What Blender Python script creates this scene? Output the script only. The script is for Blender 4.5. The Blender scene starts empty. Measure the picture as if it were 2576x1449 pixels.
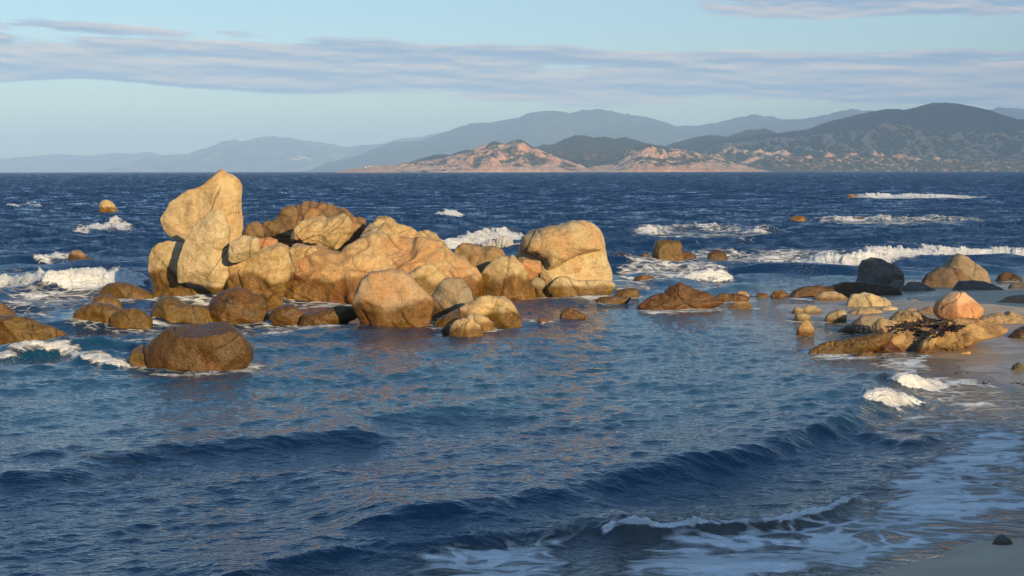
import bpy, math, random
import numpy as np
from mathutils import Matrix, Vector

rng = np.random.default_rng(7)
random.seed(7)
S = bpy.context.scene
COL = S.collection
R = math.radians

# ------------------------------------------------------------------ camera
F = 3741.0            # focal length in pixels of a 2576 px wide frame
H = 4.0               # eye height above the sea
PITCH = math.atan((724.5 - 430.0) / F)
ROLL = 0.0019
cam_d = bpy.data.cameras.new('camera')
cam_d.sensor_fit = 'HORIZONTAL'
cam_d.angle = 2 * math.atan(1288.0 / F)
cam_d.clip_start = 0.1
cam_d.clip_end = 90000
cam = bpy.data.objects.new('camera', cam_d)
COL.objects.link(cam)
CAMROT = Matrix.Rotation(math.pi / 2 - PITCH, 4, 'X') @ Matrix.Rotation(-ROLL, 4, 'Z')
cam.matrix_world = Matrix.Translation((0, 0, H)) @ CAMROT
S.camera = cam
CR = np.array(CAMROT.to_3x3())

# ------------------------------------------------------------------ light
SUN_EL, SUN_AZ = 13.0, 30.0      # azimuth: degrees to the right of straight behind the camera
sx = math.sin(R(SUN_AZ)) * math.cos(R(SUN_EL))
sy = -math.cos(R(SUN_AZ)) * math.cos(R(SUN_EL))
sz = math.sin(R(SUN_EL))
SUNV = np.array([sx, sy, sz])
sun_d = bpy.data.lights.new('sun', 'SUN')
sun_d.energy = 5.0
sun_d.angle = R(0.5)
sun_d.color = (1.0, 0.74, 0.39)
sun = bpy.data.objects.new('sun', sun_d)
sun.rotation_mode = 'QUATERNION'
sun.rotation_quaternion = Vector((sx, sy, sz)).to_track_quat('Z', 'Y')
COL.objects.link(sun)

S.view_settings.view_transform = 'Standard'
S.view_settings.look = 'None'
S.view_settings.gamma = 1
S.view_settings.use_curve_mapping = False
S.view_settings.exposure = 0.54
S.cycles.use_denoising = True
S.cycles.max_bounces = 5
S.cycles.diffuse_bounces = 2
S.cycles.glossy_bounces = 3
S.cycles.volume_bounces = 1
S.cycles.caustics_reflective = False
S.cycles.caustics_refractive = False


class NT:
    """small helper for node trees"""
    def __init__(self, tree):
        self.t = tree

    def n(self, typ, **kw):
        nd = self.t.nodes.new(typ)
        for k, v in kw.items():
            setattr(nd, k, v)
        return nd

    def put(self, sock, v):
        if isinstance(v, bpy.types.NodeSocket):
            self.t.links.new(v, sock)
        elif v is not None:
            if isinstance(v, (tuple, list)) and len(v) == 3 and sock.type == 'RGBA':
                v = (*v, 1)
            sock.default_value = v

    def m(self, op, a, b=None, c=None, clamp=False):
        nd = self.n('ShaderNodeMath', operation=op, use_clamp=clamp)
        for i, v in enumerate((a, b, c)):
            if v is not None:
                self.put(nd.inputs[i], v)
        return nd.outputs[0]

    def vm(self, op, a, b=None, out=0):
        nd = self.n('ShaderNodeVectorMath', operation=op)
        self.put(nd.inputs[0], a)
        if b is not None:
            self.put(nd.inputs[3 if op == 'SCALE' else 1], b)
        return nd.outputs['Value'] if op in ('LENGTH', 'DOT_PRODUCT') else nd.outputs[0]

    def mix(self, f, a, b, blend='MIX'):
        nd = self.n('ShaderNodeMix', data_type='RGBA', blend_type=blend)
        self.put(nd.inputs[0], f)
        self.put(nd.inputs[6], a)
        self.put(nd.inputs[7], b)
        return nd.outputs[2]

    def noise(self, vec, scale, detail=4, rough=0.55, dist=0.0, out=0):
        nd = self.n('ShaderNodeTexNoise')
        if vec is not None:
            self.put(nd.inputs['Vector'], vec)
        nd.inputs['Scale'].default_value = scale
        nd.inputs['Detail'].default_value = detail
        nd.inputs['Roughness'].default_value = rough
        nd.inputs['Distortion'].default_value = dist
        return nd.outputs[out]

    def sstep(self, v, lo, hi, a=0.0, b=1.0):
        nd = self.n('ShaderNodeMapRange', interpolation_type='SMOOTHSTEP')
        self.put(nd.inputs[0], v)
        for i, w in ((1, lo), (2, hi), (3, a), (4, b)):
            self.put(nd.inputs[i], w)
        return nd.outputs[0]

    def attr(self, name, typ='GEOMETRY', out='Fac'):
        nd = self.n('ShaderNodeAttribute', attribute_name=name, attribute_type=typ)
        return nd.outputs[out]


# ------------------------------------------------------------------ world: sky with cloud banks
SKY_STR = 0.102
W = bpy.data.worlds.new('World')
S.world = W
W.use_nodes = True
wt = W.node_tree
wt.nodes.clear()
w = NT(wt)
sky = w.n('ShaderNodeTexSky', sky_type='NISHITA')
sky.sun_disc = False
sky.sun_elevation = R(SUN_EL)
sky.sun_rotation = R(180 - SUN_AZ)
sky.air_density = 1.0
sky.dust_density = 0.5
sky.ozone_density = 3.0
gen = w.n('ShaderNodeTexCoord').outputs['Generated']
sep = w.n('ShaderNodeSeparateXYZ')
w.put(sep.inputs[0], gen)
dx, dy, dz = sep.outputs
el = w.m('MULTIPLY', w.m('ARCSINE', dz), 57.2958)
az = w.m('MULTIPLY', w.m('ARCTAN2', dx, dy), 57.2958)


def cloud_noise(off):
    v = w.n('ShaderNodeCombineXYZ')
    e2 = w.m('SUBTRACT', w.m('ADD', el, off), w.m('MULTIPLY', dx, -1.2))
    w.put(v.inputs[0], w.m('MULTIPLY', dx, 11.0))
    w.put(v.inputs[1], w.m('MULTIPLY', dy, 11.0))
    w.put(v.inputs[2], w.m('MULTIPLY', e2, 1.55))
    a = w.noise(v.outputs[0], 1.0, 6, 0.53, 0.2)
    v2 = w.vm('MULTIPLY', v.outputs[0], (0.30, 0.30, 0.40))
    b = w.noise(v2, 1.0, 3, 0.5)
    return w.m('ADD', w.m('MULTIPLY', a, 0.68), w.m('MULTIPLY', b, 0.32))


def bump(x, c, wd):
    t = w.m('DIVIDE', w.m('SUBTRACT', x, c), wd)
    return w.m('POWER', 2.718, w.m('MULTIPLY', w.m('MULTIPLY', t, t), -1.0))


n0 = cloud_noise(0.0)
n1 = cloud_noise(0.15)
# how much of the sky the bank fills at each height above the sea
elt = w.m('ADD', el, w.m('MULTIPLY', az, 0.022))
bank = w.m('MULTIPLY', w.sstep(elt, 2.1, 3.2), w.sstep(elt, 5.3, 4.3))
bank = w.m('MULTIPLY', bank, w.m('ADD', 0.90, w.m('MULTIPLY', w.sstep(az, -12.0, 12.0), 0.20)))
streak = w.m('MULTIPLY', bump(elt, 4.85, 0.42), w.sstep(az, -5.0, -11.0))
right_top = w.m('MULTIPLY', w.m('MULTIPLY', w.sstep(elt, 5.6, 6.1), w.sstep(az, 4.0, 10.0)), w.sstep(el, 10.0, 7.0, 0.3, 0.98))
high = w.m('MULTIPLY', w.sstep(el, 11.0, 26.0), 0.80)
cover = w.m('MAXIMUM', w.m('MAXIMUM', bank, w.m('MULTIPLY', streak, 0.8)), w.m('MAXIMUM', right_top, high))
low = w.m('SUBTRACT', 0.71, w.m('MULTIPLY', cover, 0.325))
mask = w.sstep(w.m('SUBTRACT', n0, low), -0.02, 0.07)
mask = w.m('MULTIPLY', mask, 0.93)
lit = w.m('ADD', 0.34, w.m('MULTIPLY', w.m('SUBTRACT', n0, n1), 6.5), clamp=True)
lit = w.m('MULTIPLY', lit, w.sstep(w.m('SUBTRACT', n0, low), 0.30, 0.02, 0.65, 1.0))
CK = 1.0 / SKY_STR
cl_shadow = (0.205 * CK, 0.295 * CK, 0.43 * CK)
cl_lit = (0.60 * CK, 0.52 * CK, 0.46 * CK)
ccol = w.mix(lit, cl_shadow, cl_lit)
# overhead cover is out of view, added in bright blue to fill the shade
ccol = w.mix(w.sstep(el, 8.0, 16.0), ccol, (0.14 * CK, 0.26 * CK, 0.46 * CK))
skyc = sky.outputs[0]
final = w.mix(mask, skyc, ccol)
bg = w.n('ShaderNodeBackground')
bg.inputs[1].default_value = SKY_STR
w.put(bg.inputs[0], final)
wo = w.n('ShaderNodeOutputWorld')
wt.links.new(bg.outputs[0], wo.inputs[0])


# ------------------------------------------------------------------ helpers
def ray(X, Y):
    X = np.asarray(X, float); Y = np.asarray(Y, float)
    d = np.stack([X - 1288.0, -(Y - 724.5), np.full_like(X, -F)], -1)
    return d @ CR.T


def at(X, Y, D):
    """point D metres out (along y) seen at photo position X, Y"""
    d = ray(X, Y)
    k = D / d[..., 1]
    return d * k[..., None] + np.array([0, 0, H])


def ground(X, Y, z=0.0):
    d = ray(X, Y)
    k = (z - H) / d[..., 2]
    return d * k[..., None] + np.array([0, 0, H])


def smooth(x, a, b):
    t = np.clip((x - a) / (b - a), 0, 1)
    return t * t * (3 - 2 * t)


_perm = np.random.default_rng(3).permutation(256)
PERM = np.concatenate([_perm, _perm, _perm])
_g = np.random.default_rng(4).normal(size=(256, 3))
GRAD = _g / np.linalg.norm(_g, axis=1)[:, None]


def perlin(p):
    p = np.asarray(p, float)
    i = np.floor(p).astype(np.int64)
    f = p - i
    u = f * f * f * (f * (f * 6 - 15) + 10)
    i &= 255
    res = 0
    for cx in (0, 1):
        for cy in (0, 1):
            for cz in (0, 1):
                h = PERM[PERM[PERM[i[..., 0] + cx] + ((i[..., 1] + cy) & 255)] + ((i[..., 2] + cz) & 255)]
                g = GRAD[h]
                d = g[..., 0] * (f[..., 0] - cx) + g[..., 1] * (f[..., 1] - cy) + g[..., 2] * (f[..., 2] - cz)
                wx = u[..., 0] if cx else 1 - u[..., 0]
                wy = u[..., 1] if cy else 1 - u[..., 1]
                wz = u[..., 2] if cz else 1 - u[..., 2]
                res = res + d * wx * wy * wz
    return res * 1.6


def fbm(p, o=4, gain=0.5):
    a, s, t = 1.0, 0, 0
    p = np.asarray(p, float)
    for k in range(o):
        s = s + a * perlin(p + 17.3 * k)
        t += a
        a *= gain
        p = p * 2.03
    return s / t * 1.5


def ridged(p, o=4, gain=0.5):
    a, s, t = 1.0, 0, 0
    p = np.asarray(p, float)
    for k in range(o):
        s = s + a * (1 - np.abs(perlin(p + 31.7 * k)) * 2)
        t += a
        a *= gain
        p = p * 2.1
    return s / t


def worley_edge(p):
    """F2 - F1 of a jittered cell pattern"""
    i = np.floor(p).astype(np.int64)
    f1 = np.full(p.shape[0], 9.0)
    f2 = np.full(p.shape[0], 9.0)
    idc = np.zeros(p.shape[0])
    for ox in (-1, 0, 1):
        for oy in (-1, 0, 1):
            for oz in (-1, 0, 1):
                c = i + np.array([ox, oy, oz])
                m = c & 255
                h = PERM[PERM[PERM[m[:, 0]] + m[:, 1]] + m[:, 2]]
                h2 = PERM[h + 37]
                h3 = PERM[h2 + 91]
                q = c + np.stack([h, h2, h3], 1) / 256.0
                d = np.linalg.norm(q - p, axis=1)
                near = d < f1
                f2 = np.where(near, f1, np.minimum(f2, d))
                idc = np.where(near, h, idc)
                f1 = np.where(near, d, f1)
    return f2 - f1, idc / 256.0


def link(name, verts, faces, mat, parent=None, smooth_=True, loc=None, attrs=None):
    """faces: (n,4) or (n,3) int array"""
    verts = np.asarray(verts, np.float32)
    if loc is not None:
        verts = verts - np.asarray(loc, np.float32)
    faces = np.asarray(faces, np.int32)
    k = faces.shape[1]
    me = bpy.data.meshes.new(name)
    me.vertices.add(len(verts))
    me.vertices.foreach_set('co', verts.ravel())
    me.loops.add(faces.size)
    me.loops.foreach_set('vertex_index', faces.ravel())
    me.polygons.add(len(faces))
    me.polygons.foreach_set('loop_start', np.arange(0, faces.size, k, dtype=np.int32))
    me.polygons.foreach_set('use_smooth', np.full(len(faces), smooth_))
    for an, av in (attrs or {}).items():
        av = np.asarray(av, np.float32)
        if av.ndim == 2:
            a = me.attributes.new(an, 'FLOAT_VECTOR', 'POINT')
            a.data.foreach_set('vector', av.ravel())
        else:
            a = me.attributes.new(an, 'FLOAT', 'POINT')
            a.data.foreach_set('value', av.ravel())
    me.update(calc_edges=True)
    me.materials.append(mat)
    o = bpy.data.objects.new(name, me)
    if loc is not None:
        o.location = loc
    if parent:
        o.parent = parent
    COL.objects.link(o)
    return o


def grid_faces(nr, nc):
    i = np.arange(nr * nc).reshape(nr, nc)
    return np.stack([i[:-1, :-1], i[:-1, 1:], i[1:, 1:], i[1:, :-1]], -1).reshape(-1, 4)


def new_mat(name):
    m = bpy.data.materials.new(name)
    m.use_nodes = True
    m.node_tree.nodes.clear()
    k = NT(m.node_tree)
    out = k.n('ShaderNodeOutputMaterial')
    b = k.n('ShaderNodeBsdfPrincipled')
    m.node_tree.links.new(b.outputs[0], out.inputs[0])
    return m, k, b, out


def structure(o):
    o['kind'] = 'structure'
    return o


# ------------------------------------------------------------------ materials
def make_rock_mat():
    m, k, b, out = new_mat('granite')
    oi = k.n('ShaderNodeObjectInfo')
    geo = k.n('ShaderNodeNewGeometry')
    pos = k.vm('ADD', geo.outputs['Position'], k.vm('SCALE', (31.0, 17.0, 53.0), oi.outputs['Random']))
    wet = k.attr('wet')
    crack = k.attr('crack')
    tone = k.attr('tone')
    base = oi.outputs['Color']
    big = k.noise(pos, 0.9, 5, 0.6, 0.4)
    mid = k.noise(pos, 3.3, 6, 0.65, 0.6)
    fine = k.noise(pos, 17.0, 4, 0.7)
    grain = k.noise(pos, 36.0, 2, 0.6)
    rust_amt = k.attr('rust', 'OBJECT')
    c = k.mix(k.sstep(mid, 0.35, 0.75), base, k.mix(1.0, base, (0.72, 0.66, 0.60), 'MULTIPLY'))
    c = k.mix(k.m('MULTIPLY', k.sstep(big, 0.46, 0.62), rust_amt), c, (0.58, 0.30, 0.13))
    # pale lichen and mineral bloom
    c = k.mix(k.m('MULTIPLY', k.sstep(k.noise(pos, 2.1, 5, 0.7, 0.3), 0.52, 0.72), 0.45), c, k.mix(1.0, base, (1.12, 1.12, 1.1), 'MULTIPLY'))
    c = k.mix(k.m('MULTIPLY', k.sstep(fine, 0.48, 0.68), 0.6), c, k.mix(1.0, c, (0.55, 0.50, 0.45), 'MULTIPLY'))
    c = k.mix(k.m('MULTIPLY', k.sstep(grain, 0.5, 0.68), 0.5), c, k.mix(1.0, c, (0.55, 0.5, 0.45), 'MULTIPLY'))
    # veins and hairline cracks along the bedding
    wv = k.vm('SCALE', k.vm('SUBTRACT', k.noise(pos, 1.7, 4, 0.6, out=1), (0.5, 0.5, 0.5)), 0.9)
    pv_ = k.vm('ADD', k.vm('MULTIPLY', pos, (0.7, 0.7, 1.15)), wv)
    st = k.noise(k.vm('MULTIPLY', pv_, (0.6, 0.6, 3.2)), 2.4, 5, 0.65, 0.3)
    c = k.mix(k.sstep(st, 0.47, 0.68, 0.0, 0.55), c, k.mix(1.0, c, (0.64, 0.55, 0.46), 'MULTIPLY'))
    drip = k.noise(k.vm('MULTIPLY', pv_, (2.2, 2.2, 0.45)), 1.5, 5, 0.65, 0.4)
    c = k.mix(k.sstep(drip, 0.50, 0.72, 0.0, 0.42), c, k.mix(1.0, c, (0.58, 0.50, 0.42), 'MULTIPLY'))
    c = k.mix(k.m('MULTIPLY', k.attr('band'), 0.7), c, (0.62, 0.42, 0.25))
    c = k.mix(tone, c, k.mix(1.0, c, (0.62, 0.52, 0.42), 'MULTIPLY'))
    c = k.mix(k.m('MULTIPLY', crack, 0.9), c, (0.04, 0.025, 0.012))
    wetc = k.mix(1.0, c, (0.36, 0.26, 0.085), 'MULTIPLY')
    wetc = k.mix(k.sstep(mid, 0.48, 0.66, 0.0, 0.65), wetc, (0.075, 0.052, 0.014))
    c = k.mix(wet, c, wetc)
    k.put(b.inputs['Base Color'], c)
    rough = k.m('SUBTRACT', 0.86, k.m('MULTIPLY', wet, k.sstep(fine, 0.3, 0.7, 0.40, 0.68)))
    k.put(b.inputs['Roughness'], rough)
    b.inputs['Specular IOR Level'].default_value = 0.4
    h = k.m('ADD', k.m('ADD', k.m('MULTIPLY', mid, 0.12), k.m('MULTIPLY', st, 0.07)), k.m('ADD', k.m('MULTIPLY', fine, 0.035), k.m('MULTIPLY', grain, 0.010)))
    bp = k.n('ShaderNodeBump')
    bp.inputs['Strength'].default_value = 0.7
    bp.inputs['Distance'].default_value = 0.7
    k.put(bp.inputs['Height'], h)
    k.put(b.inputs['Normal'], bp.outputs[0])
    return m


def make_sea_mat():
    m, k, b, out = new_mat('sea_water')
    geo = k.n('ShaderNodeNewGeometry')
    pos = geo.outputs['Position']
    foam = k.attr('foam')
    shal = k.attr('shallow')
    rgh = k.attr('rough')
    wn = k.attr('wn', out='Vector')
    mic = k.attr('micro')
    deep = (0.001, 0.020, 0.070)
    teal = (0.004, 0.050, 0.096)
    c = k.mix(k.sstep(shal, 0.0, 0.55), deep, teal)
    c = k.mix(k.sstep(shal, 0.6, 1.0), c, (0.085, 0.080, 0.070))
    # foam threshold with lacy structure
    p2 = k.vm('MULTIPLY', pos, (0.62, 1.0, 1.0))
    warp = k.noise(p2, 0.9, 3, 0.5, out=1)
    p3 = k.vm('ADD', p2, k.vm('SCALE', k.vm('SUBTRACT', warp, (0.5, 0.5, 0.5)), 1.6))
    na = k.noise(p3, 0.8, 7, 0.62)
    vor = k.n('ShaderNodeTexVoronoi', feature='DISTANCE_TO_EDGE')
    k.put(vor.inputs['Vector'], p3)
    vor.inputs['Scale'].default_value = 2.6
    lace = k.sstep(vor.outputs[0], 0.22, 0.0)
    nb = k.noise(k.vm('MULTIPLY', p3, (0.55, 1.3, 1.0)), 6.0, 5, 0.70)
    field = k.m('ADD', k.m('MULTIPLY', na, 0.62), k.m('ADD', k.m('MULTIPLY', lace, 0.10), k.m('MULTIPLY', nb, 0.34)))
    thr = k.m('SUBTRACT', 0.94, k.m('MULTIPLY', foam, 0.82))
    fm = k.sstep(k.m('SUBTRACT', field, thr), -0.04, 0.10)
    fm = k.m('MULTIPLY', fm, k.sstep(foam, 0.02, 0.12))
    c2 = k.mix(fm, c, (0.80, 0.81, 0.80))
    k.put(b.inputs['Base Color'], c2)
    k.put(b.inputs['Roughness'], k.m('ADD', k.m('MULTIPLY', fm, 0.7), rgh, clamp=True))
    b.inputs['IOR'].default_value = 1.333
    k.put(b.inputs['Specular IOR Level'], k.m('SUBTRACT', 0.5, k.m('MULTIPLY', fm, 0.35)))
    pm = k.vm('MULTIPLY', pos, (0.55, 1.0, 0.3))
    rip = k.m('ADD', k.m('MULTIPLY', k.noise(pm, 7.0, 3, 0.6, 0.5), 0.6), k.m('MULTIPLY', k.noise(pm, 22.0, 2, 0.5, 0.4), 0.14))
    hgt = k.m('ADD', k.m('MULTIPLY', rip, k.m('MULTIPLY', mic, 0.055)), k.m('MULTIPLY', k.m('MULTIPLY', fm, k.m('ADD', na, k.m('MULTIPLY', nb, 1.3))), 0.11))
    bp = k.n('ShaderNodeBump')
    bp.inputs['Strength'].default_value = 1.0
    bp.inputs['Distance'].default_value = 1.0
    k.put(bp.inputs['Height'], hgt)
    k.put(bp.inputs['Normal'], wn)
    k.put(b.inputs['Normal'], bp.outputs[0])
    return m


def make_sand_mat():
    m, k, b, out = new_mat('beach_sand')
    pos = k.n('ShaderNodeNewGeometry').outputs['Position']
    wet = k.attr('wet')
    n1 = k.noise(pos, 1.3, 5, 0.6, 0.3)
    n2 = k.noise(pos, 45.0, 3, 0.7)
    c = k.mix(k.sstep(n1, 0.3, 0.7), (0.54, 0.44, 0.32), (0.46, 0.37, 0.26))
    c = k.mix(k.sstep(n2, 0.5, 0.8, 0.0, 0.4), c, (0.25, 0.18, 0.12))
    c = k.mix(wet, c, k.mix(1.0, c, (0.64, 0.56, 0.46), 'MULTIPLY'))
    k.put(b.inputs['Base Color'], c)
    k.put(b.inputs['Roughness'], k.m('SUBTRACT', 0.9, k.m('MULTIPLY', wet, k.sstep(n1, 0.25, 0.7, 0.70, 0.45))))
    bp = k.n('ShaderNodeBump')
    bp.inputs['Strength'].default_value = 0.35
    bp.inputs['Distance'].default_value = 0.15
    k.put(bp.inputs['Height'], k.m('ADD', k.m('MULTIPLY', n1, 0.12), k.m('MULTIPLY', n2, 0.03)))
    k.put(b.inputs['Normal'], bp.outputs[0])
    return m


def make_hill_mat(name, rock, veg, amount, scale):
    m, k, b, out = new_mat(name)
    pos = k.n('ShaderNodeNewGeometry').outputs['Position']
    rk = k.attr('rocky')
    n1 = k.noise(pos, scale, 7, 0.65, 0.5)
    n2 = k.noise(pos, scale * 4.5, 4, 0.65)
    n3 = k.noise(pos, scale * 0.25, 3, 0.5)
    f = k.m('ADD', k.m('MULTIPLY', k.m('SUBTRACT', n1, 0.5), 1.1), k.m('ADD', rk, k.m('MULTIPLY', k.m('SUBTRACT', n2, 0.5), 0.5)))
    f = k.sstep(f, 0.42, 0.58)
    rc = k.mix(k.sstep(n2, 0.35, 0.65), rock, tuple(v * 0.62 for v in rock))
    rc = k.mix(k.sstep(n3, 0.4, 0.6), rc, k.mix(1.0, rc, (1.08, 0.86, 0.74), 'MULTIPLY'))
    vc = k.mix(k.sstep(n2, 0.4, 0.7), veg, tuple(v * 1.7 for v in veg))
    k.put(b.inputs['Base Color'], k.mix(k.m('MULTIPLY', f, amount), vc, rc))
    b.inputs['Roughness'].default_value = 0.95
    b.inputs['Specular IOR Level'].default_value = 0.1
    bp = k.n('ShaderNodeBump')
    bp.inputs['Strength'].default_value = 0.8
    bp.inputs['Distance'].default_value = 5.0
    k.put(bp.inputs['Height'], k.m('ADD', n2, k.m('MULTIPLY', n1, 1.5)))
    k.put(b.inputs['Normal'], bp.outputs[0])
    return m


def plain_mat(name, col, rough=0.8, noise_scale=8.0, var=0.35):
    m, k, b, out = new_mat(name)
    pos = k.n('ShaderNodeNewGeometry').outputs['Position']
    n = k.noise(pos, noise_scale, 4, 0.6)
    k.put(b.inputs['Base Color'], k.mix(k.sstep(n, 0.3, 0.7), tuple(col), tuple(v * (1 - var) for v in col)))
    b.inputs['Roughness'].default_value = rough
    return m


M_ROCK = make_rock_mat()
M_SEA = make_sea_mat()
M_SAND = make_sand_mat()
M_COAST = make_hill_mat('coast_rock', (0.56, 0.38, 0.27), (0.045, 0.045, 0.028), 1.0, 0.009)
M_MAQUIS = make_hill_mat('maquis_hill', (0.26, 0.19, 0.15), (0.020, 0.026, 0.019), 0.6, 0.012)
M_FAR = make_hill_mat('far_mountain', (0.40, 0.29, 0.23), (0.035, 0.042, 0.045), 0.9, 0.0035)  # rock tone lightened to suggest faint sunlit faces
M_FOAM = plain_mat('foam_white', (0.82, 0.82, 0.80), 0.8, 6.0, 0.06)
_k = NT(M_FOAM.node_tree)
_tr = _k.n('ShaderNodeBsdfTranslucent')
_tr.inputs[0].default_value = (0.82, 0.82, 0.80, 1)
_mx = _k.n('ShaderNodeMixShader')
_mx.inputs[0].default_value = 0.45
_pr = [n for n in M_FOAM.node_tree.nodes if n.type == 'BSDF_PRINCIPLED'][0]
_pr.inputs['Specular IOR Level'].default_value = 0.1
_ot = [n for n in M_FOAM.node_tree.nodes if n.type == 'OUTPUT_MATERIAL'][0]
_bp = _k.n('ShaderNodeBump')
_bp.inputs['Strength'].default_value = 0.9
_bp.inputs['Distance'].default_value = 0.08
_k.put(_bp.inputs['Height'], _k.noise(_k.n('ShaderNodeNewGeometry').outputs['Position'], 14.0, 5, 0.75))
_k.put(_pr.inputs['Normal'], _bp.outputs[0])
_k.put(_tr.inputs['Normal'], _bp.outputs[0])
_k.put(_mx.inputs[1], _pr.outputs[0])
_k.put(_mx.inputs[2], _tr.outputs[0])
_k.put(_ot.inputs[0], _mx.outputs[0])

# ------------------------------------------------------------------ shore line
SHORE = np.array([
    (-80, -10), (-40, 0), (-15, 6), (-5, 9.5), (1, 12.3), (2.6, 13.7), (3.6, 14.75), (4.4, 15.25), (5.1, 15.95), (5.9, 16.35),
    (7.6, 17.5), (8.8, 20.5), (9.5, 23), (9.3, 25.8), (9.15, 28.2), (9.0, 30.2), (8.7, 32.2), (8.6, 35), (8.4, 38),
    (7.4, 40.5), (7.7, 44), (9.8, 46.3), (11.5, 49.5), (16, 52), (25, 54), (70, 56), (70, -90), (-80, -90)], float)


def shore_dist(x, y):
    """signed distance: positive on land"""
    sh = x.shape
    px_, py_ = x.ravel(), y.ravel()
    best = np.full(px_.shape, 1e9)
    inside = np.zeros(px_.shape, bool)
    n = len(SHORE)
    for i in range(n):
        a, b = SHORE[i], SHORE[(i + 1) % n]
        e = b - a
        t = np.clip(((px_ - a[0]) * e[0] + (py_ - a[1]) * e[1]) / (e @ e), 0, 1)
        d = np.hypot(px_ - a[0] - t * e[0], py_ - a[1] - t * e[1])
        best = np.minimum(best, d)
        if a[1] != b[1]:
            c = ((a[1] > py_) != (b[1] > py_)) & (px_ < (b[0] - a[0]) * (py_ - a[1]) / (b[1] - a[1]) + a[0])
            inside ^= c
    return np.where(inside, best, -best).reshape(sh)


def sand_z(x, y):
    s = shore_dist(x, y)
    flat = np.where(s < 0, s * 0.07, s * 0.045)
    dune = np.maximum(s - 4.0, 0) * 0.33 * smooth(y, 14, 6)
    z = np.clip(flat, -3, 0.55) + np.minimum(dune, 2.0)
    p = np.stack([x * 0.5, y * 0.5, np.zeros_like(x)], -1)
    z = z + 0.045 * fbm(p * 1.6, 3) * smooth(s, -2.0, 1.0) * smooth(s, 40, 4)
    return z, s


# ------------------------------------------------------------------ beach
def build_beach():
    xs = np.concatenate([np.linspace(-80, -6, 30)[:-1], np.linspace(-6, 22, 190), np.linspace(22, 70, 24)[1:]])
    ys = np.concatenate([np.linspace(-90, 8, 60)[:-1], np.linspace(8, 56, 230), np.linspace(56, 70, 20)[1:]])
    X, Y = np.meshgrid(xs, ys)
    z, s = sand_z(X, Y)
    wet = smooth(s, 6.5, 2.2) * smooth(z, 0.5, 0.2)
    wet = wet * (1 - 0.75 * smooth(Y, 21, 18) * smooth(s, 0.02, 0.30))
    # the flat between the rocks and the near corner stay glossy with the last wash
    o = link('beach', np.stack([X, Y, z], -1).reshape(-1, 3), grid_faces(*X.shape), M_SAND,
             attrs={'wet': wet.ravel()})
    structure(o)


build_beach()


def build_backshore():
    """the scrub hill behind the beach that shades the near water"""
    xs = np.linspace(-170, 190, 140)
    ys = np.linspace(-120, -14, 60)
    X, Y = np.meshgrid(xs, ys)
    p = np.stack([X * 0.03, Y * 0.03, X * 0], -1)
    z = 2.0 + 18.6 * smooth(Y, -14, -58) * (1 + 0.10 * fbm(p, 4))
    o = link('backshore_hill', np.stack([X, Y, z], -1).reshape(-1, 3), grid_faces(*X.shape), M_MAQUIS,
             attrs={'rocky': np.zeros(X.size)})
    structure(o)


build_backshore()


# ------------------------------------------------------------------ sea
def ocean_tile(N, L, peak, lo, hi, wind, spread, seed):
    r = np.random.default_rng(seed)
    k1 = np.fft.fftfreq(N, L / N) * 2 * np.pi
    KX, KY = np.meshgrid(k1, k1)
    K = np.hypot(KX, KY)
    K[0, 0] = 1
    kp = 2 * np.pi / peak
    P = np.exp(-1.25 * (kp / K) ** 2) / K ** 3.7
    c = (KX * wind[0] + KY * wind[1]) / K
    P *= np.abs(c) ** spread + 0.03
    lam = 2 * np.pi / K
    P *= smooth(lam, lo * 0.8, lo * 1.2) * (1 - smooth(lam, hi * 0.85, hi * 1.15))
    P[0, 0] = 0
    h = (r.normal(size=(N, N)) + 1j * r.normal(size=(N, N))) * np.sqrt(P)
    H_ = np.real(np.fft.ifft2(h))
    st = H_.std()
    dx_ = np.real(np.fft.ifft2(-1j * KX / K * h)) / st
    dy_ = np.real(np.fft.ifft2(-1j * KY / K * h)) / st
    sx_ = np.real(np.fft.ifft2(1j * KX * h)) / st
    sy_ = np.real(np.fft.ifft2(1j * KY * h)) / st
    return np.stack([H_ / st, dx_, dy_, sx_, sy_], -1), L, N


def sample(tile, x, y):
    T, L, N = tile
    u = (x / L * N) % N
    v = (y / L * N) % N
    i = np.floor(u).astype(int) % N
    j = np.floor(v).astype(int) % N
    fu = (u - np.floor(u))[..., None]
    fv = (v - np.floor(v))[..., None]
    i2, j2 = (i + 1) % N, (j + 1) % N
    return (T[j, i] * (1 - fu) + T[j, i2] * fu) * (1 - fv) + (T[j2, i] * (1 - fu) + T[j2, i2] * fu) * fv


def polyline_field(x, y, pts):
    """distance along and signed distance across a polyline (positive = seaward side)"""
    best = np.full(x.shape, 1e9)
    sgn = np.zeros(x.shape)
    tt = np.zeros(x.shape)
    n = len(pts) - 1
    for i in range(n):
        a, b = pts[i], pts[i + 1]
        e = b - a
        t0 = ((x - a[0]) * e[0] + (y - a[1]) * e[1]) / (e @ e)
        t = np.clip(t0, 0, 1)
        qx, qy = x - a[0] - t * e[0], y - a[1] - t * e[1]
        d = np.hypot(qx, qy)
        m = d < best
        best = np.where(m, d, best)
        cr = e[0] * (y - a[1]) - e[1] * (x - a[0])
        sgn = np.where(m, np.sign(cr), sgn)
        tt = np.where(m, (i + t) / n, tt)
    return best * sgn, tt


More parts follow.
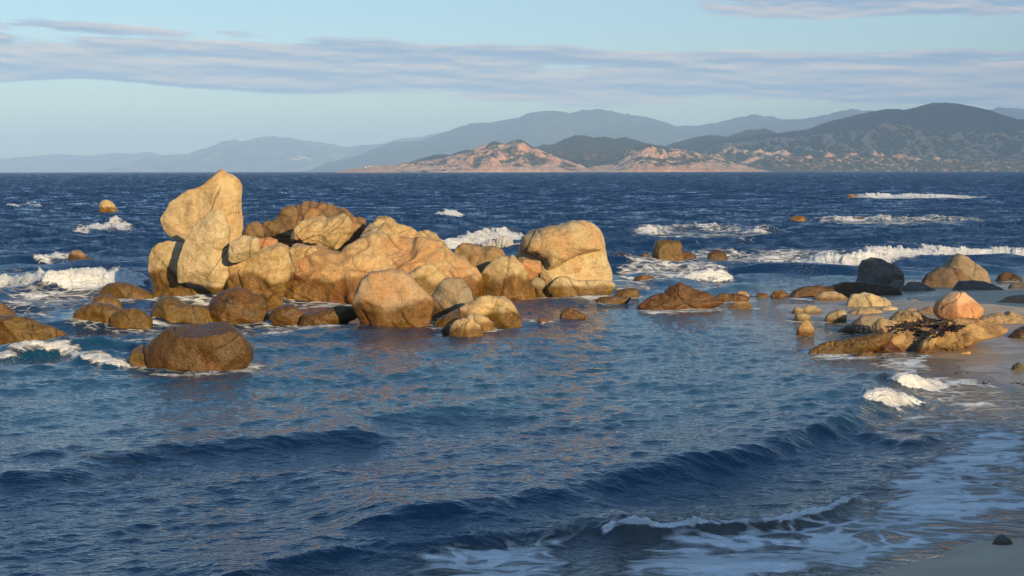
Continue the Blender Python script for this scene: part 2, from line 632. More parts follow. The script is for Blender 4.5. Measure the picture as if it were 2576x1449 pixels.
# breaking and rolling crests: photo positions of the crest, height, front and back width (m), foam, foam reach in front / behind
CRESTS = [
    # the long wave that runs onto the beach
    ([(840, 1335), (1100, 1292), (1400, 1240), (1700, 1172), (1900, 1130), (2060, 1070), (2180, 1010), (2270, 962), (2330, 930)], 0.26, 0.70, 2.2, 0.0, 0.5, 0.2),
    # rolling wave across the left
    ([(-60, 1215), (120, 1180), (400, 1128), (560, 1112), (800, 1090), (1000, 1078)], 0.17, 0.85, 1.8, 0.0, 0.5, 0.2),
    # near wash front
    ([(480, 1470), (680, 1415), (900, 1375), (1250, 1345), (1500, 1330), (1650, 1345)], 0.12, 0.45, 1.1, 0.25, 0.6, 0.2),
    ([(1480, 1345), (1700, 1330), (1950, 1312), (2080, 1285), (2165, 1245)], 0.10, 0.25, 0.8, 0.75, 0.14, 0.12),
    # the two white tumbles on the long wave
    ([(2160, 1022), (2215, 1024), (2305, 1008)], 0.10, 0.35, 0.6, 0.74, 0.55, 0.25),
    ([(2235, 985), (2300, 978), (2370, 962)], 0.10, 0.35, 0.6, 0.74, 0.6, 0.25),
    ([(2262, 915), (2300, 900), (2335, 905)], 0.08, 0.35, 0.6, 0.75, 0.5, 0.2),
    # small fold by the beach
    ([(2180, 1085), (2230, 1100), (2330, 1112)], 0.10, 0.35, 0.7, 0.0, 0.2, 0.1),
    # left foam front by the big wet rock
    ([(-60, 905), (40, 893), (170, 886), (240, 905), (330, 915)], 0.14, 0.5, 1.2, 0.66, 0.5, 0.45),
    # white roller on the left
    ([(-80, 706), (40, 706), (130, 714), (260, 714), (400, 716)], 0.42, 0.8, 2.2, 0.72, 1.5, 0.6),
    # roller on the right
    ([(2000, 655), (2160, 650), (2260, 640), (2400, 632), (2640, 632)], 0.45, 1.0, 2.2, 0.80, 2.0, 0.8),
    ([(1960, 668), (2100, 664), (2240, 662)], 0.2, 0.7, 1.4, 0.75, 1.3, 0.7),
    # breaker on the shoal
    ([(1680, 700), (1740, 694), (1840, 690)], 0.25, 0.6, 1.4, 0.74, 1.1, 0.4),
    ([(1860, 690), (1960, 678), (2120, 676)], 0.05, 0.8, 1.2, 0.35, 0.5, 0.3),
    # behind the rocks
    ([(1090, 612), (1180, 606), (1260, 590), (1330, 592)], 0.50, 1.0, 2.0, 0.82, 1.7, 0.8),
    # cap by the small left rock
    ([(190, 582), (240, 574), (290, 564), (335, 572)], 0.40, 1.4, 2.6, 0.66, 1.6, 0.5),
    ([(100, 655), (150, 648), (185, 644)], 0.22, 0.8, 1.4, 0.7, 1.0, 0.6),
    ([(1580, 588), (1680, 574), (1750, 572), (1850, 576), (1950, 584)], 0.34, 1.2, 2.6, 0.6, 1.6, 0.8),
    ([(2050, 555), (2200, 552), (2350, 549), (2480, 556)], 0.30, 1.4, 3.0, 0.55, 2.0, 1.0),
    ([(2160, 492), (2230, 489), (2330, 491), (2400, 495)], 0.42, 2.5, 4.0, 0.95, 5.0, 2.0),
    ([(2390, 496), (2500, 498)], 0.3, 2.0, 4.0, 0.7, 4.0, 2.0),
    ([(15, 520), (60, 518), (110, 517)], 0.5, 2.0, 3.0, 0.7, 2.0, 1.0),
    ([(1100, 540), (1150, 537)], 0.45, 1.6, 3.0, 0.8, 2.2, 1.0),
]
# washes: outline in photo positions and strength
WASHES = [
    ([(-60, 722), (390, 722), (420, 765), (200, 780), (170, 830), (400, 830), (720, 820), (900, 830), (700, 850), (330, 870), (100, 880), (-60, 780)], 0.52),
    ([(230, 800), (640, 800), (900, 812), (880, 835), (660, 832), (300, 850)], 0.54),
    ([(640, 735), (720, 738), (880, 758), (890, 772), (700, 775), (560, 770), (400, 780), (380, 755)], 0.60),
    ([(1535, 640), (1700, 635), (2000, 628), (2200, 640), (2180, 672), (1900, 672), (1840, 690), (1700, 712), (1540, 712)], 0.56),
    ([(1530, 712), (1720, 708), (1640, 735), (1540, 740)], 0.5),
    ([(1560, 580), (1980, 578), (1960, 600), (1600, 596)], 0.50),
    ([(2020, 550), (2500, 550), (2450, 566), (2060, 564)], 0.52),
    ([(2130, 489), (2420, 490), (2520, 500), (2160, 499)], 0.62),
    ([(1600, 1340), (1950, 1330), (2180, 1240), (2350, 1120), (2640, 1040), (2640, 1380), (2500, 1380), (2180, 1470), (1450, 1470), (1500, 1400)], 0.64),
    ([(2180, 1090), (2280, 1020), (2400, 985), (2640, 1000), (2640, 1180), (2300, 1180)], 0.52),
    ([(860, 1470), (1000, 1390), (1250, 1350), (1420, 1345), (1560, 1400), (1500, 1470)], 0.62),
    ([(1440, 1350), (1700, 1290), (1780, 1330), (1640, 1400), (1480, 1400)], 0.50),
    ([(2240, 985), (2330, 940), (2480, 950), (2576, 985), (2576, 1010), (2330, 1030)], 0.52),
    ([(2070, 800), (2200, 830), (2230, 872), (2100, 876), (1960, 840), (1900, 830)], 0.47),
    ([(2160, 905), (2320, 880), (2380, 930), (2290, 950)], 0.60),
    ([(60, 1165), (400, 1125), (640, 1120), (500, 1210), (250, 1230)], 0.42),
    ([(-60, 560), (400, 560), (400, 690), (-60, 690)], 0.33),
    ([(1300, 560), (2640, 560), (2640, 640), (1300, 640)], 0.33),
    ([(1300, 790), (1500, 770), (1600, 790), (1500, 820), (1300, 830)], 0.36),
    ([(780, 815), (1300, 800), (1330, 830), (1000, 840), (800, 830)], 0.36),
    ([(1690, 730), (2140, 745), (2100, 790), (1800, 790)], 0.34),
]
CRESTS_W = []
ROCK_RINGS = []        # filled by the rocks: x, y, radius, strength


def poly_sd(x, y, P):
    best = np.full(x.shape, 1e9)
    inside = np.zeros(x.shape, bool)
    n = len(P)
    for i in range(n):
        a, b = P[i], P[(i + 1) % n]
        e = b - a
        t = np.clip(((x - a[0]) * e[0] + (y - a[1]) * e[1]) / (e @ e + 1e-9), 0, 1)
        best = np.minimum(best, np.hypot(x - a[0] - t * e[0], y - a[1] - t * e[1]))
        if a[1] != b[1]:
            inside ^= ((a[1] > y) != (b[1] > y)) & (x < (b[0] - a[0]) * (y - a[1]) / (b[1] - a[1]) + a[0])
    return np.where(inside, best, -best)


def build_sea():
    tl = np.concatenate([[-1.6, -1.2, -0.9, -0.7, -0.55, -0.45], np.linspace(-0.375, 0.375, 980), [0.45, 0.55, 0.7, 0.9, 1.2, 1.6]])
    depr = np.concatenate([[1.45e-4, 2.2e-4, 3.4e-4, 5e-4, 7e-4], np.linspace(9e-4, 0.312, 680), [0.33, 0.36, 0.4, 0.46]])
    D = H / depr
    TX, DY = np.meshgrid(tl, D)
    x = TX * DY
    y = DY.copy()
    nr, nc = x.shape
    s = shore_dist(np.clip(x, -200, 200), np.clip(y, -200, 300))
    s = np.where((np.abs(x) > 150) | (y > 250), -100, s)
    dep = np.clip(-s, 0, 60)
    wind = np.array([0.30, -0.95]); wind /= np.linalg.norm(wind)
    big = ocean_tile(1024, 137.0, 6.5, 1.4, 16.0, wind, 3.0, 11)
    chop = ocean_tile(1024, 47.3, 1.1, 0.16, 1.6, wind, 1.6, 12)
    # sheltered water inside the rocks, open sea beyond
    open_ = smooth(y, 33, 62)
    left = smooth(x, -2.0, -9.0) * smooth(y, 24, 34)
    op = np.maximum(open_, left * 0.7)
    shore = smooth(dep, 0.0, 3.0)
    a_big = (0.032 + 0.108 * op + 0.05 * smooth(y, 90, 400)) * (0.12 + 0.88 * smooth(dep, 0, 9))
    a_chop = (0.0110 + 0.0130 * op) * (0.35 + 0.65 * shore)
    # gusts: patches of rougher and calmer water
    gp = np.stack([np.clip(x, -900, 900) * 0.035, np.clip(y, 0, 1500) * 0.05, 0 * x], -1)
    gust = 1 + 0.35 * fbm(gp, 3)
    a_big = a_big * gust
    a_chop = a_chop * gust
    # fade what the mesh cannot carry in height (normals keep it)
    row = np.abs(np.gradient(y, axis=0))
    gb = smooth(row, 3.0, 0.5) * 0.85 + 0.15
    gc = smooth(row, 0.5, 0.12)
    A = sample(big, x, y)
    B = sample(chop, x, y)
    z = a_big * gb * A[..., 0] + a_chop * gc * B[..., 0]
    X = x - 0.85 * a_big * gb * A[..., 1] - 0.7 * a_chop * gc * B[..., 1]
    Y = y - 0.85 * a_big * gb * A[..., 2] - 0.7 * a_chop * gc * B[..., 2]
    slx = a_big * A[..., 3] + a_chop * B[..., 3]
    sly = a_big * A[..., 4] + a_chop * B[..., 4]
    foam = np.zeros_like(x)
    P2 = np.stack([x, y, 0 * x], -1)
    wig = fbm(P2[300:] * 0.55, 3) if False else None
    near = np.argmax(D < 260)
    xs, ys = x[near:], y[near:]
    ns = fbm(np.stack([xs * 0.6, ys * 0.6, xs * 0], -1), 3)
    ns2 = fbm(np.stack([xs * 2.2 + 9, ys * 2.2, xs * 0 + 4], -1), 4)
    ns3 = fbm(np.stack([xs * 7 + 5, ys * 7, xs * 0 + 8], -1), 3)
    zb = np.zeros_like(xs)
    yb = np.zeros_like(xs)
    fz = np.zeros_like(xs)
    for pts, hgt, wf, wb, fo, rf, rb in CRESTS:
        pp = np.array(pts, float)
        G = ground(pp[:, 0], pp[:, 1], 0.5 * hgt)[:, :2]
        CRESTS_W.append((G, hgt, fo, rf))
        lo_, hi_ = G.min(0) - 6 - rf, G.max(0) + 6 + rf
        mrow = (ys[:, 0] > lo_[1]) & (ys[:, 0] < hi_[1])
        if not mrow.any():
            continue
        r0, r1 = np.argmax(mrow), len(mrow) - np.argmax(mrow[::-1])
        xx, yy = xs[r0:r1], ys[r0:r1]
        d, t = polyline_field(xx, yy, G)
        d = d + 0.30 * hgt / 0.3 * 0.8 * ns[r0:r1] * min(1.0, wf)
        end = np.hypot(xx - np.where(t < 0.5, G[0, 0], G[-1, 0]), yy - np.where(t < 0.5, G[0, 1], G[-1, 1]))
        taper = smooth(t, 0.0, 0.12) * smooth(t, 1.0, 0.88)
        lump = 1 + (0.35 if fo > 0.3 else 0.08) * ns2[r0:r1] + (0.0 if fo > 0.3 else 0.2) * ns[r0:r1]
        prof = np.where(d > 0, np.exp(-(d / wb) ** 2), np.exp(-(d / (wf * 0.6)) ** 2))
        zz = hgt * prof * taper * lump
        zb[r0:r1] += zz
        # throw the crest forward
        yb[r0:r1] -= 0.55 * hgt * np.exp(-(d / (wf * 0.5)) ** 2) * taper
        if fo > 0:
            ff = np.where(d > 0, np.exp(-(d / rb) ** 2), smooth(-d, rf, rf * 0.35)) * smooth(t, 0.0, 0.05) * smooth(t, 1.0, 0.95)
            ff = ff * fo * (1 + 0.25 * ns2[r0:r1])
            fz[r0:r1] = np.maximum(fz[r0:r1], ff)
            zb[r0:r1] += np.clip(ff, 0, 1) * (0.20 * np.abs(ns2[r0:r1]) + 0.13 * np.abs(ns3[r0:r1])) * min(1.0, hgt / 0.3)
    for pts, st in WASHES:
        pp = np.array(pts, float)
        G = ground(pp[:, 0], pp[:, 1])[:, :2]
        lo_, hi_ = G.min(0) - 2, G.max(0) + 2
        mrow = (ys[:, 0] > lo_[1]) & (ys[:, 0] < hi_[1])
        if not mrow.any():
            continue
        r0, r1 = np.argmax(mrow), len(mrow) - np.argmax(mrow[::-1])
        xx, yy = xs[r0:r1], ys[r0:r1]
        d = poly_sd(xx, yy, G)
        k = 0.06 * (hi_[1] - lo_[1]) + 0.4
        ff = st * smooth(d + 0.8 * k * ns[r0:r1], -k, k * 0.8)
        fz[r0:r1] = np.maximum(fz[r0:r1], ff)
    for rx, ry, rr, st in ROCK_RINGS:
        m0 = (ys[:, 0] > ry - rr - 2) & (ys[:, 0] < ry + rr + 2)
        if not m0.any():
            continue
        r0, r1 = np.argmax(m0), len(m0) - np.argmax(m0[::-1])
        d = np.hypot(xs[r0:r1] - rx, ys[r0:r1] - ry) - rr
        ff = st * smooth(d + 0.2 * ns2[r0:r1], 0.7, 0.0)
        fz[r0:r1] = np.maximum(fz[r0:r1], ff)
    z[near:] += zb
    Y[near:] += yb
    foam[near:] = fz
    # whitecaps of the open sea
    cap = smooth(A[..., 0] + 0.9 * B[..., 0], 2.75, 4.0) * smooth(y, 48, 75) * smooth(y, 1200, 250) * 0.50
    foam = np.maximum(foam, cap)
    # never climb far up the sand: film hugging the slope
    z = z * smooth(dep, -0.05, 2.5) + 0.012 * (1 - smooth(dep, 0, 2.5))
    # normals: mesh where the mesh is fine, wave slopes where it is not
    Pm = np.stack([X, Y, z], -1)
    du = np.gradient(Pm, axis=1)
    dv = np.gradient(Pm, axis=0)
    nm = np.cross(dv, du)
    nm *= np.sign(nm[..., 2:3] + 1e-12)
    nm /= np.linalg.norm(nm, axis=-1, keepdims=True) + 1e-12
    far_ = 1.0 - 0.45 * smooth(y, 120, 500)
    fx = (0.7 * A[..., 3] / A[..., 3].std() + 0.6 * B[..., 3] / B[..., 3].std()) * 0.085 * gust * far_
    fy = 0.30 + (0.85 * A[..., 4] / A[..., 4].std() + 0.6 * B[..., 4] / B[..., 4].std()) * 0.12 * gust * far_
    fy = 0.02 + 0.06 * np.log1p(np.exp(np.clip(fy / 0.06, -30, 30)))      # the faces a low eye can see
    ns_ = np.stack([-fx, -fy, np.ones_like(slx)], -1)
    ns_ /= np.linalg.norm(ns_, axis=-1, keepdims=True)
    f = smooth(y, 38, 85)[..., None]
    nn = nm * (1 - f) + ns_ * f
    nn /= np.linalg.norm(nn, axis=-1, keepdims=True)
    shallow = smooth(dep, 9.0, 0.3)
    shallow = np.maximum(shallow, 0.5 * smooth(y, 48, 26))
    rough = 0.05 + 0.08 * smooth(y, 60, 500)
    micro = smooth(y, 260, 60) * (0.75 + 0.5 * gust / 1.2)
    o = link('sea', Pm.reshape(-1, 3), grid_faces(nr, nc), M_SEA,
             attrs={'foam': foam.ravel(), 'shallow': shallow.ravel(), 'rough': rough.ravel(),
                    'wn': nn.reshape(-1, 3), 'micro': micro.ravel()})
    structure(o)


# ------------------------------------------------------------------ mountains
def mountain(name, label, crest, D, depth, mat, rocky, rough=0.12, nx=260, ny=60, back=0.5, fscale=1.0, seed=0.0, shelf=0.0):
    cr = np.array(crest, float)
    X = np.linspace(cr[0, 0], cr[-1, 0], nx)
    Yc = np.interp(X, cr[:, 0], cr[:, 1])
    jag = 2.2 if mat is M_FAR else 1.1
    q1 = np.stack([X / 34.0, X * 0 + seed * 3.1, X * 0], -1)
    Yc = Yc - jag * smooth(430 - Yc, 2, 30) * (fbm(q1, 5, 0.65) + 0.6 * ridged(q1 * 1.7, 3) - 0.3)
    P = at(X, Yc, D)
    xx, zz = P[:, 0], np.maximum(P[:, 2], 0.5)
    v = np.linspace(-1, back, ny)
    V, XX = np.meshgrid(v, xx, indexing='ij')
    ZC = np.broadcast_to(zz, V.shape)
    yy = D + V * depth
    wid = zz.max() * 2.4 * fscale
    pn = np.stack([XX / wid, yy / wid, V * 0 + seed], -1)
    r1 = ridged(pn * np.array([1.6, 0.8, 1]), 5, 0.55)
    r2 = fbm(pn * 5, 4)
    prof = np.where(V < 0, (1 - (-V) ** 1.25), 1 - (V / max(back, .01)) ** 2 * 0.8)
    amp = smooth(np.abs(V), 0.0, 0.35)
    z = ZC * prof * (1 + rough * 2.2 * (r1 - 0.55) * amp) + ZC.max() * rough * 0.55 * r2 * amp * prof
    z += ZC * rough * 0.16 * fbm(pn * 12, 5, 0.6)
    z = np.where(V < -0.97, -3.0, z)
    ends = np.minimum(smooth(np.linspace(0, 1, nx), 0, 0.004), smooth(np.linspace(1, 0, nx), 0, 0.004))
    xj = XX / yy.clip(1) * yy
    rk = rocky(XX, yy, z, zz.max(), r1, r2, V) if callable(rocky) else np.full(V.shape, rocky)
    o = link(name, np.stack([XX * (yy / D) ** 0.0, yy, z], -1).reshape(-1, 3), grid_faces(*V.shape), mat,
             attrs={'rocky': rk.ravel()})
    structure(o)
    o['label'] = label
    return o


def c5(p):
    return [(817.6 + a * 0.3418, 239 + b * 0.3418) for a, b in p]


def c6(p):
    return [(1635.2 + a * 0.36524, 239 + b * 0.36524) for a, b in p]


mountain('mountain', 'palest blue ridge low on the horizon at the far left',
         [(-400, 405), (-100, 396), (0, 400), (80, 392), (140, 388), (220, 392), (290, 384), (330, 388), (375, 381), (400, 392), (440, 402), (520, 420), (600, 432)],
         26000, 2600, M_FAR, 0.35, 0.10, seed=1.0)
mountain('mountain', 'pale blue range with a rounded top left of centre',
         [(330, 434), (365, 418), (400, 392), (440, 388), (490, 387), (520, 376), (560, 360), (588, 351), (610, 357), (640, 348), (680, 342), (720, 347), (780, 355), (830, 362), (870, 370), (905, 366), (960, 362), (1000, 350), (1060, 345), (1120, 330), (1200, 335), (1300, 380), (1400, 420), (1440, 434)],
         22000, 2800, M_FAR, 0.42, 0.16, seed=2.0)
mountain('mountain', 'long blue mountain with a craggy summit behind the coast',
         c5([(100, 500), (280, 440), (420, 375), (520, 345), (700, 335), (860, 285), (1000, 232), (1080, 210), (1190, 205), (1340, 182), (1420, 165), (1470, 145), (1520, 125), (1640, 118), (1750, 122), (1800, 132), (1890, 112), (2030, 98), (2100, 115), (2150, 130), (2210, 140), (2225, 132), (2245, 148), (2330, 155), (2420, 175), (2500, 200), (2570, 225)])
         + c6([(0, 160), (100, 185), (190, 215), (300, 212), (400, 202), (460, 195), (520, 175), (590, 158), (650, 150), (700, 135), (760, 145), (850, 150), (940, 168), (1060, 162), (1150, 150), (1250, 130), (1330, 105), (1390, 95), (1460, 112), (1530, 108), (1600, 130), (1800, 180), (2200, 190), (2340, 120), (2410, 82), (2500, 92), (2576, 100), (2900, 130)]),
         15500, 2600, M_FAR, 0.30, 0.14, nx=420, seed=3.0)


def rocky_low(x, y, z, zm, r1, r2, V):
    return 0.52 + 0.35 * (r1 - 0.55) + 0.38 * r2 + 0.30 * smooth(z, zm * 0.25, 0.0) - 0.35 * smooth(z, zm * 0.80, zm * 0.98)  # darker scrub towards the tops also stands in for cloud shade


def rocky_dark(x, y, z, zm, r1, r2, V):
    return 0.05 + 0.35 * r2 + 0.1 * smooth(z, zm * 0.5, 0.0)


def rocky_mix(x, y, z, zm, r1, r2, V):
    return 0.30 + 0.55 * (r1 - 0.55) + 0.55 * r2 + 0.15 * smooth(z, zm * 0.2, 0.0)


mountain('hill', 'big dark scrub covered hill rising at the right edge',
         c6([(0, 460), (60, 380), (110, 350), (180, 325), (260, 305), (340, 285), (430, 275), (520, 285), (600, 288), (700, 275), (880, 262), (960, 252), (1100, 235), (1180, 205), (1280, 170), (1400, 145), (1500, 120), (1560, 110), (1620, 97), (1700, 96), (1750, 104), (1850, 80), (1940, 58), (2000, 52), (2100, 58), (2200, 75), (2300, 100), (2400, 135), (2480, 168), (2576, 168), (2800, 200), (3200, 240)]),
         7600, 1500, M_MAQUIS, rocky_dark, 0.10, nx=360, ny=80, seed=4.0)
mountain('hill', 'small scrub hill with a pale top in front of the blue mountain',
         c6([(480, 310), (540, 285), (620, 255), (680, 238), (730, 237), (790, 228), (830, 245), (870, 262), (950, 290), (1000, 320)]),
         8300, 700, M_MAQUIS, 0.3, 0.10, nx=120, ny=40, seed=5.0)
mountain('hill', 'rounded green scrub hill behind the pink headland',
         c5([(1480, 480), (1540, 385), (1600, 366), (1690, 362), (1760, 325), (1850, 294), (1920, 300), (1980, 312), (2060, 305), (2130, 322), (2210, 308), (2270, 325), (2350, 350), (2430, 365), (2520, 378), (2620, 420), (2750, 500)]),
         6500, 900, M_MAQUIS, rocky_dark, 0.10, nx=200, ny=60, seed=6.0)
mountain('hill', 'low green knoll at the left end of the pink headland',
         c5([(480, 545), (600, 500), (700, 470), (800, 440), (870, 432), (920, 442), (1000, 410), (1050, 402), (1120, 420), (1200, 480), (1260, 550)]),
         5900, 500, M_MAQUIS, 0.22, 0.10, nx=140, ny=40, seed=7.0)
mountain('headland', 'pink rock headland with two dark peaks on the far shore',
         c5([(180, 556), (230, 548), (300, 535), (450, 520), (540, 517), (570, 500), (600, 498), (680, 490), (780, 480), (860, 468), (920, 450), (1000, 435), (1050, 420), (1100, 390), (1150, 375), (1200, 362), (1245, 342), (1290, 352), (1320, 362), (1370, 342), (1430, 326), (1470, 342), (1500, 362), (1550, 390), (1620, 420), (1680, 450), (1750, 470), (1830, 500), (1900, 530), (1960, 556)]),
         5000, 420, M_COAST, rocky_low, 0.24, nx=420, ny=110, fscale=0.8, seed=8.0)
mountain('hill', 'grey green slope between the two pink headlands',
         c5([(1440, 540), (1520, 450), (1600, 412), (1750, 408), (1900, 412), (2050, 420), (2200, 410), (2350, 400), (2450, 420), (2600, 540)]),
         5500, 500, M_MAQUIS, rocky_mix, 0.16, nx=200, ny=60, fscale=0.7, seed=9.0)
mountain('headland', 'sunlit pink rock headland right of centre',
         c5([(1900, 552), (1950, 530), (2040, 515), (2100, 500), (2160, 460), (2230, 412), (2290, 385), (2340, 372), (2400, 362), (2440, 375), (2480, 395), (2520, 392)])
         + c6([(0, 345), (40, 345), (90, 362), (140, 368), (200, 372), (260, 378), (330, 405), (400, 420), (470, 445), (540, 470), (620, 490), (700, 518)]),
         5000, 450, M_COAST, rocky_low, 0.24, nx=360, ny=110, fscale=0.8, seed=10.0)
mountain('hillside', 'bare pink rock slabs below the dark hill',
         c6([(300, 440), (380, 385), (460, 355), (560, 328), (680, 325), (760, 305), (860, 300), (940, 300), (1000, 310), (1060, 275), (1180, 275), (1240, 290), (1300, 255), (1420, 255), (1500, 230), (1560, 200), (1610, 192), (1680, 205), (1730, 240), (1780, 250), (1850, 228), (1920, 240), (2000, 265), (2100, 300), (2180, 270), (2270, 248), (2340, 265), (2420, 300), (2500, 270), (2576, 245), (2800, 235), (3200, 280)]),
         6200, 900, M_COAST, lambda x, y, z, zm, r1, r2, V: 0.36 + 0.75 * (r1 - 0.58) + 0.65 * r2, 0.30, nx=420, ny=130, fscale=0.42, seed=11.0)
mountain('shore_cliff', 'low dark pink cliffs along the far shore at right',
         c6([(560, 518), (640, 480), (720, 470), (800, 440), (900, 430), (1000, 420), (1100, 440), (1200, 430), (1300, 445), (1400, 425), (1500, 430), (1620, 420), (1750, 440), (1900, 450), (2050, 440), (2200, 460), (2400, 455), (2576, 450), (2900, 440), (3200, 470)]),
         5200, 380, M_COAST, lambda x, y, z, zm, r1, r2, V: 0.30 + 0.6 * (r1 - 0.58) + 0.6 * r2, 0.26, nx=360, ny=80, fscale=0.6, seed=12.0)

# ------------------------------------------------------------------ rocks
def cube_sphere(n):
    a = np.tan(np.linspace(-1, 1, n + 1) * math.pi / 4)
    U, V = np.meshgrid(a, a, indexing='ij')
    one = np.ones_like(U)
    vs, fs, off = [], [], 0
    gf = grid_faces(n + 1, n + 1)
    for ax, sg in ((0, 1), (0, -1), (1, 1), (1, -1), (2, 1), (2, -1)):
        q = [None] * 3
        q[ax] = one * sg
        q[(ax + 1) % 3] = U * sg
        q[(ax + 2) % 3] = V
        vs.append(np.stack(q, -1).reshape(-1, 3))
        fs.append(gf + off)
        off += (n + 1) ** 2
    v = np.concatenate(vs)
    f = np.concatenate(fs)
    key = np.round(v * 1e5).astype(np.int64)
    _, idx, inv = np.unique(key, axis=0, return_index=True, return_inverse=True)
    v = v[idx]
    f = inv.ravel()[f]
    return v / np.linalg.norm(v, axis=1)[:, None], f


_CS = {}
CROP = {1: (345.9, 402.5, 0.25635), 2: (849.0, 478.0, 0.29297), 3: (0, 471.7, 0.34729),
        4: (1509.4, 465.4, 0.41406), 8: (1886.7, 616.3, 0.26758), 9: (1760.9, 849.0, 0.41416), 0: (0, 0, 1)}
TAN = (0.57, 0.44, 0.23)
PALE = (0.58, 0.48, 0.29)
ORANGE = (0.60, 0.42, 0.21)
BROWN = (0.36, 0.25, 0.12)
DARKB = (0.24, 0.16, 0.08)
OLIVE = (0.42, 0.34, 0.14)
GREY = (0.33, 0.28, 0.20)
DGREY = (0.19, 0.165, 0.14)
PINK = (0.58, 0.30, 0.155)
ROCKN = [0]


def outline_radius(q, c, M=360):
    th = np.linspace(-math.pi, math.pi, M, endpoint=False)
    d = np.stack([np.cos(th), np.sin(th)], 1)
    r = np.zeros(M)
    n = len(q)
    for i in range(n):
        a, b = q[i] - c, q[(i + 1) % n] - c
        e = b - a
        den = d[:, 0] * e[1] - d[:, 1] * e[0]
        den = np.where(np.abs(den) < 1e-12, 1e-12, den)
        t = (a[0] * e[1] - a[1] * e[0]) / den
        u = (a[0] * d[:, 1] - a[1] * d[:, 0]) / den
        ok = (t > 0) & (u >= -1e-6) & (u <= 1 + 1e-6)
        r = np.where(ok, np.maximum(r, t), r)
    bad = r <= 0
    if bad.any():
        r[bad] = np.interp(th[bad], th[~bad], r[~bad])
    k = np.exp(-(np.arange(-9, 10) / 1.9) ** 2)
    k /= k.sum()
    rr = np.concatenate([r[-9:], r, r[:9]])
    return th, np.convolve(rr, k, 'valid')


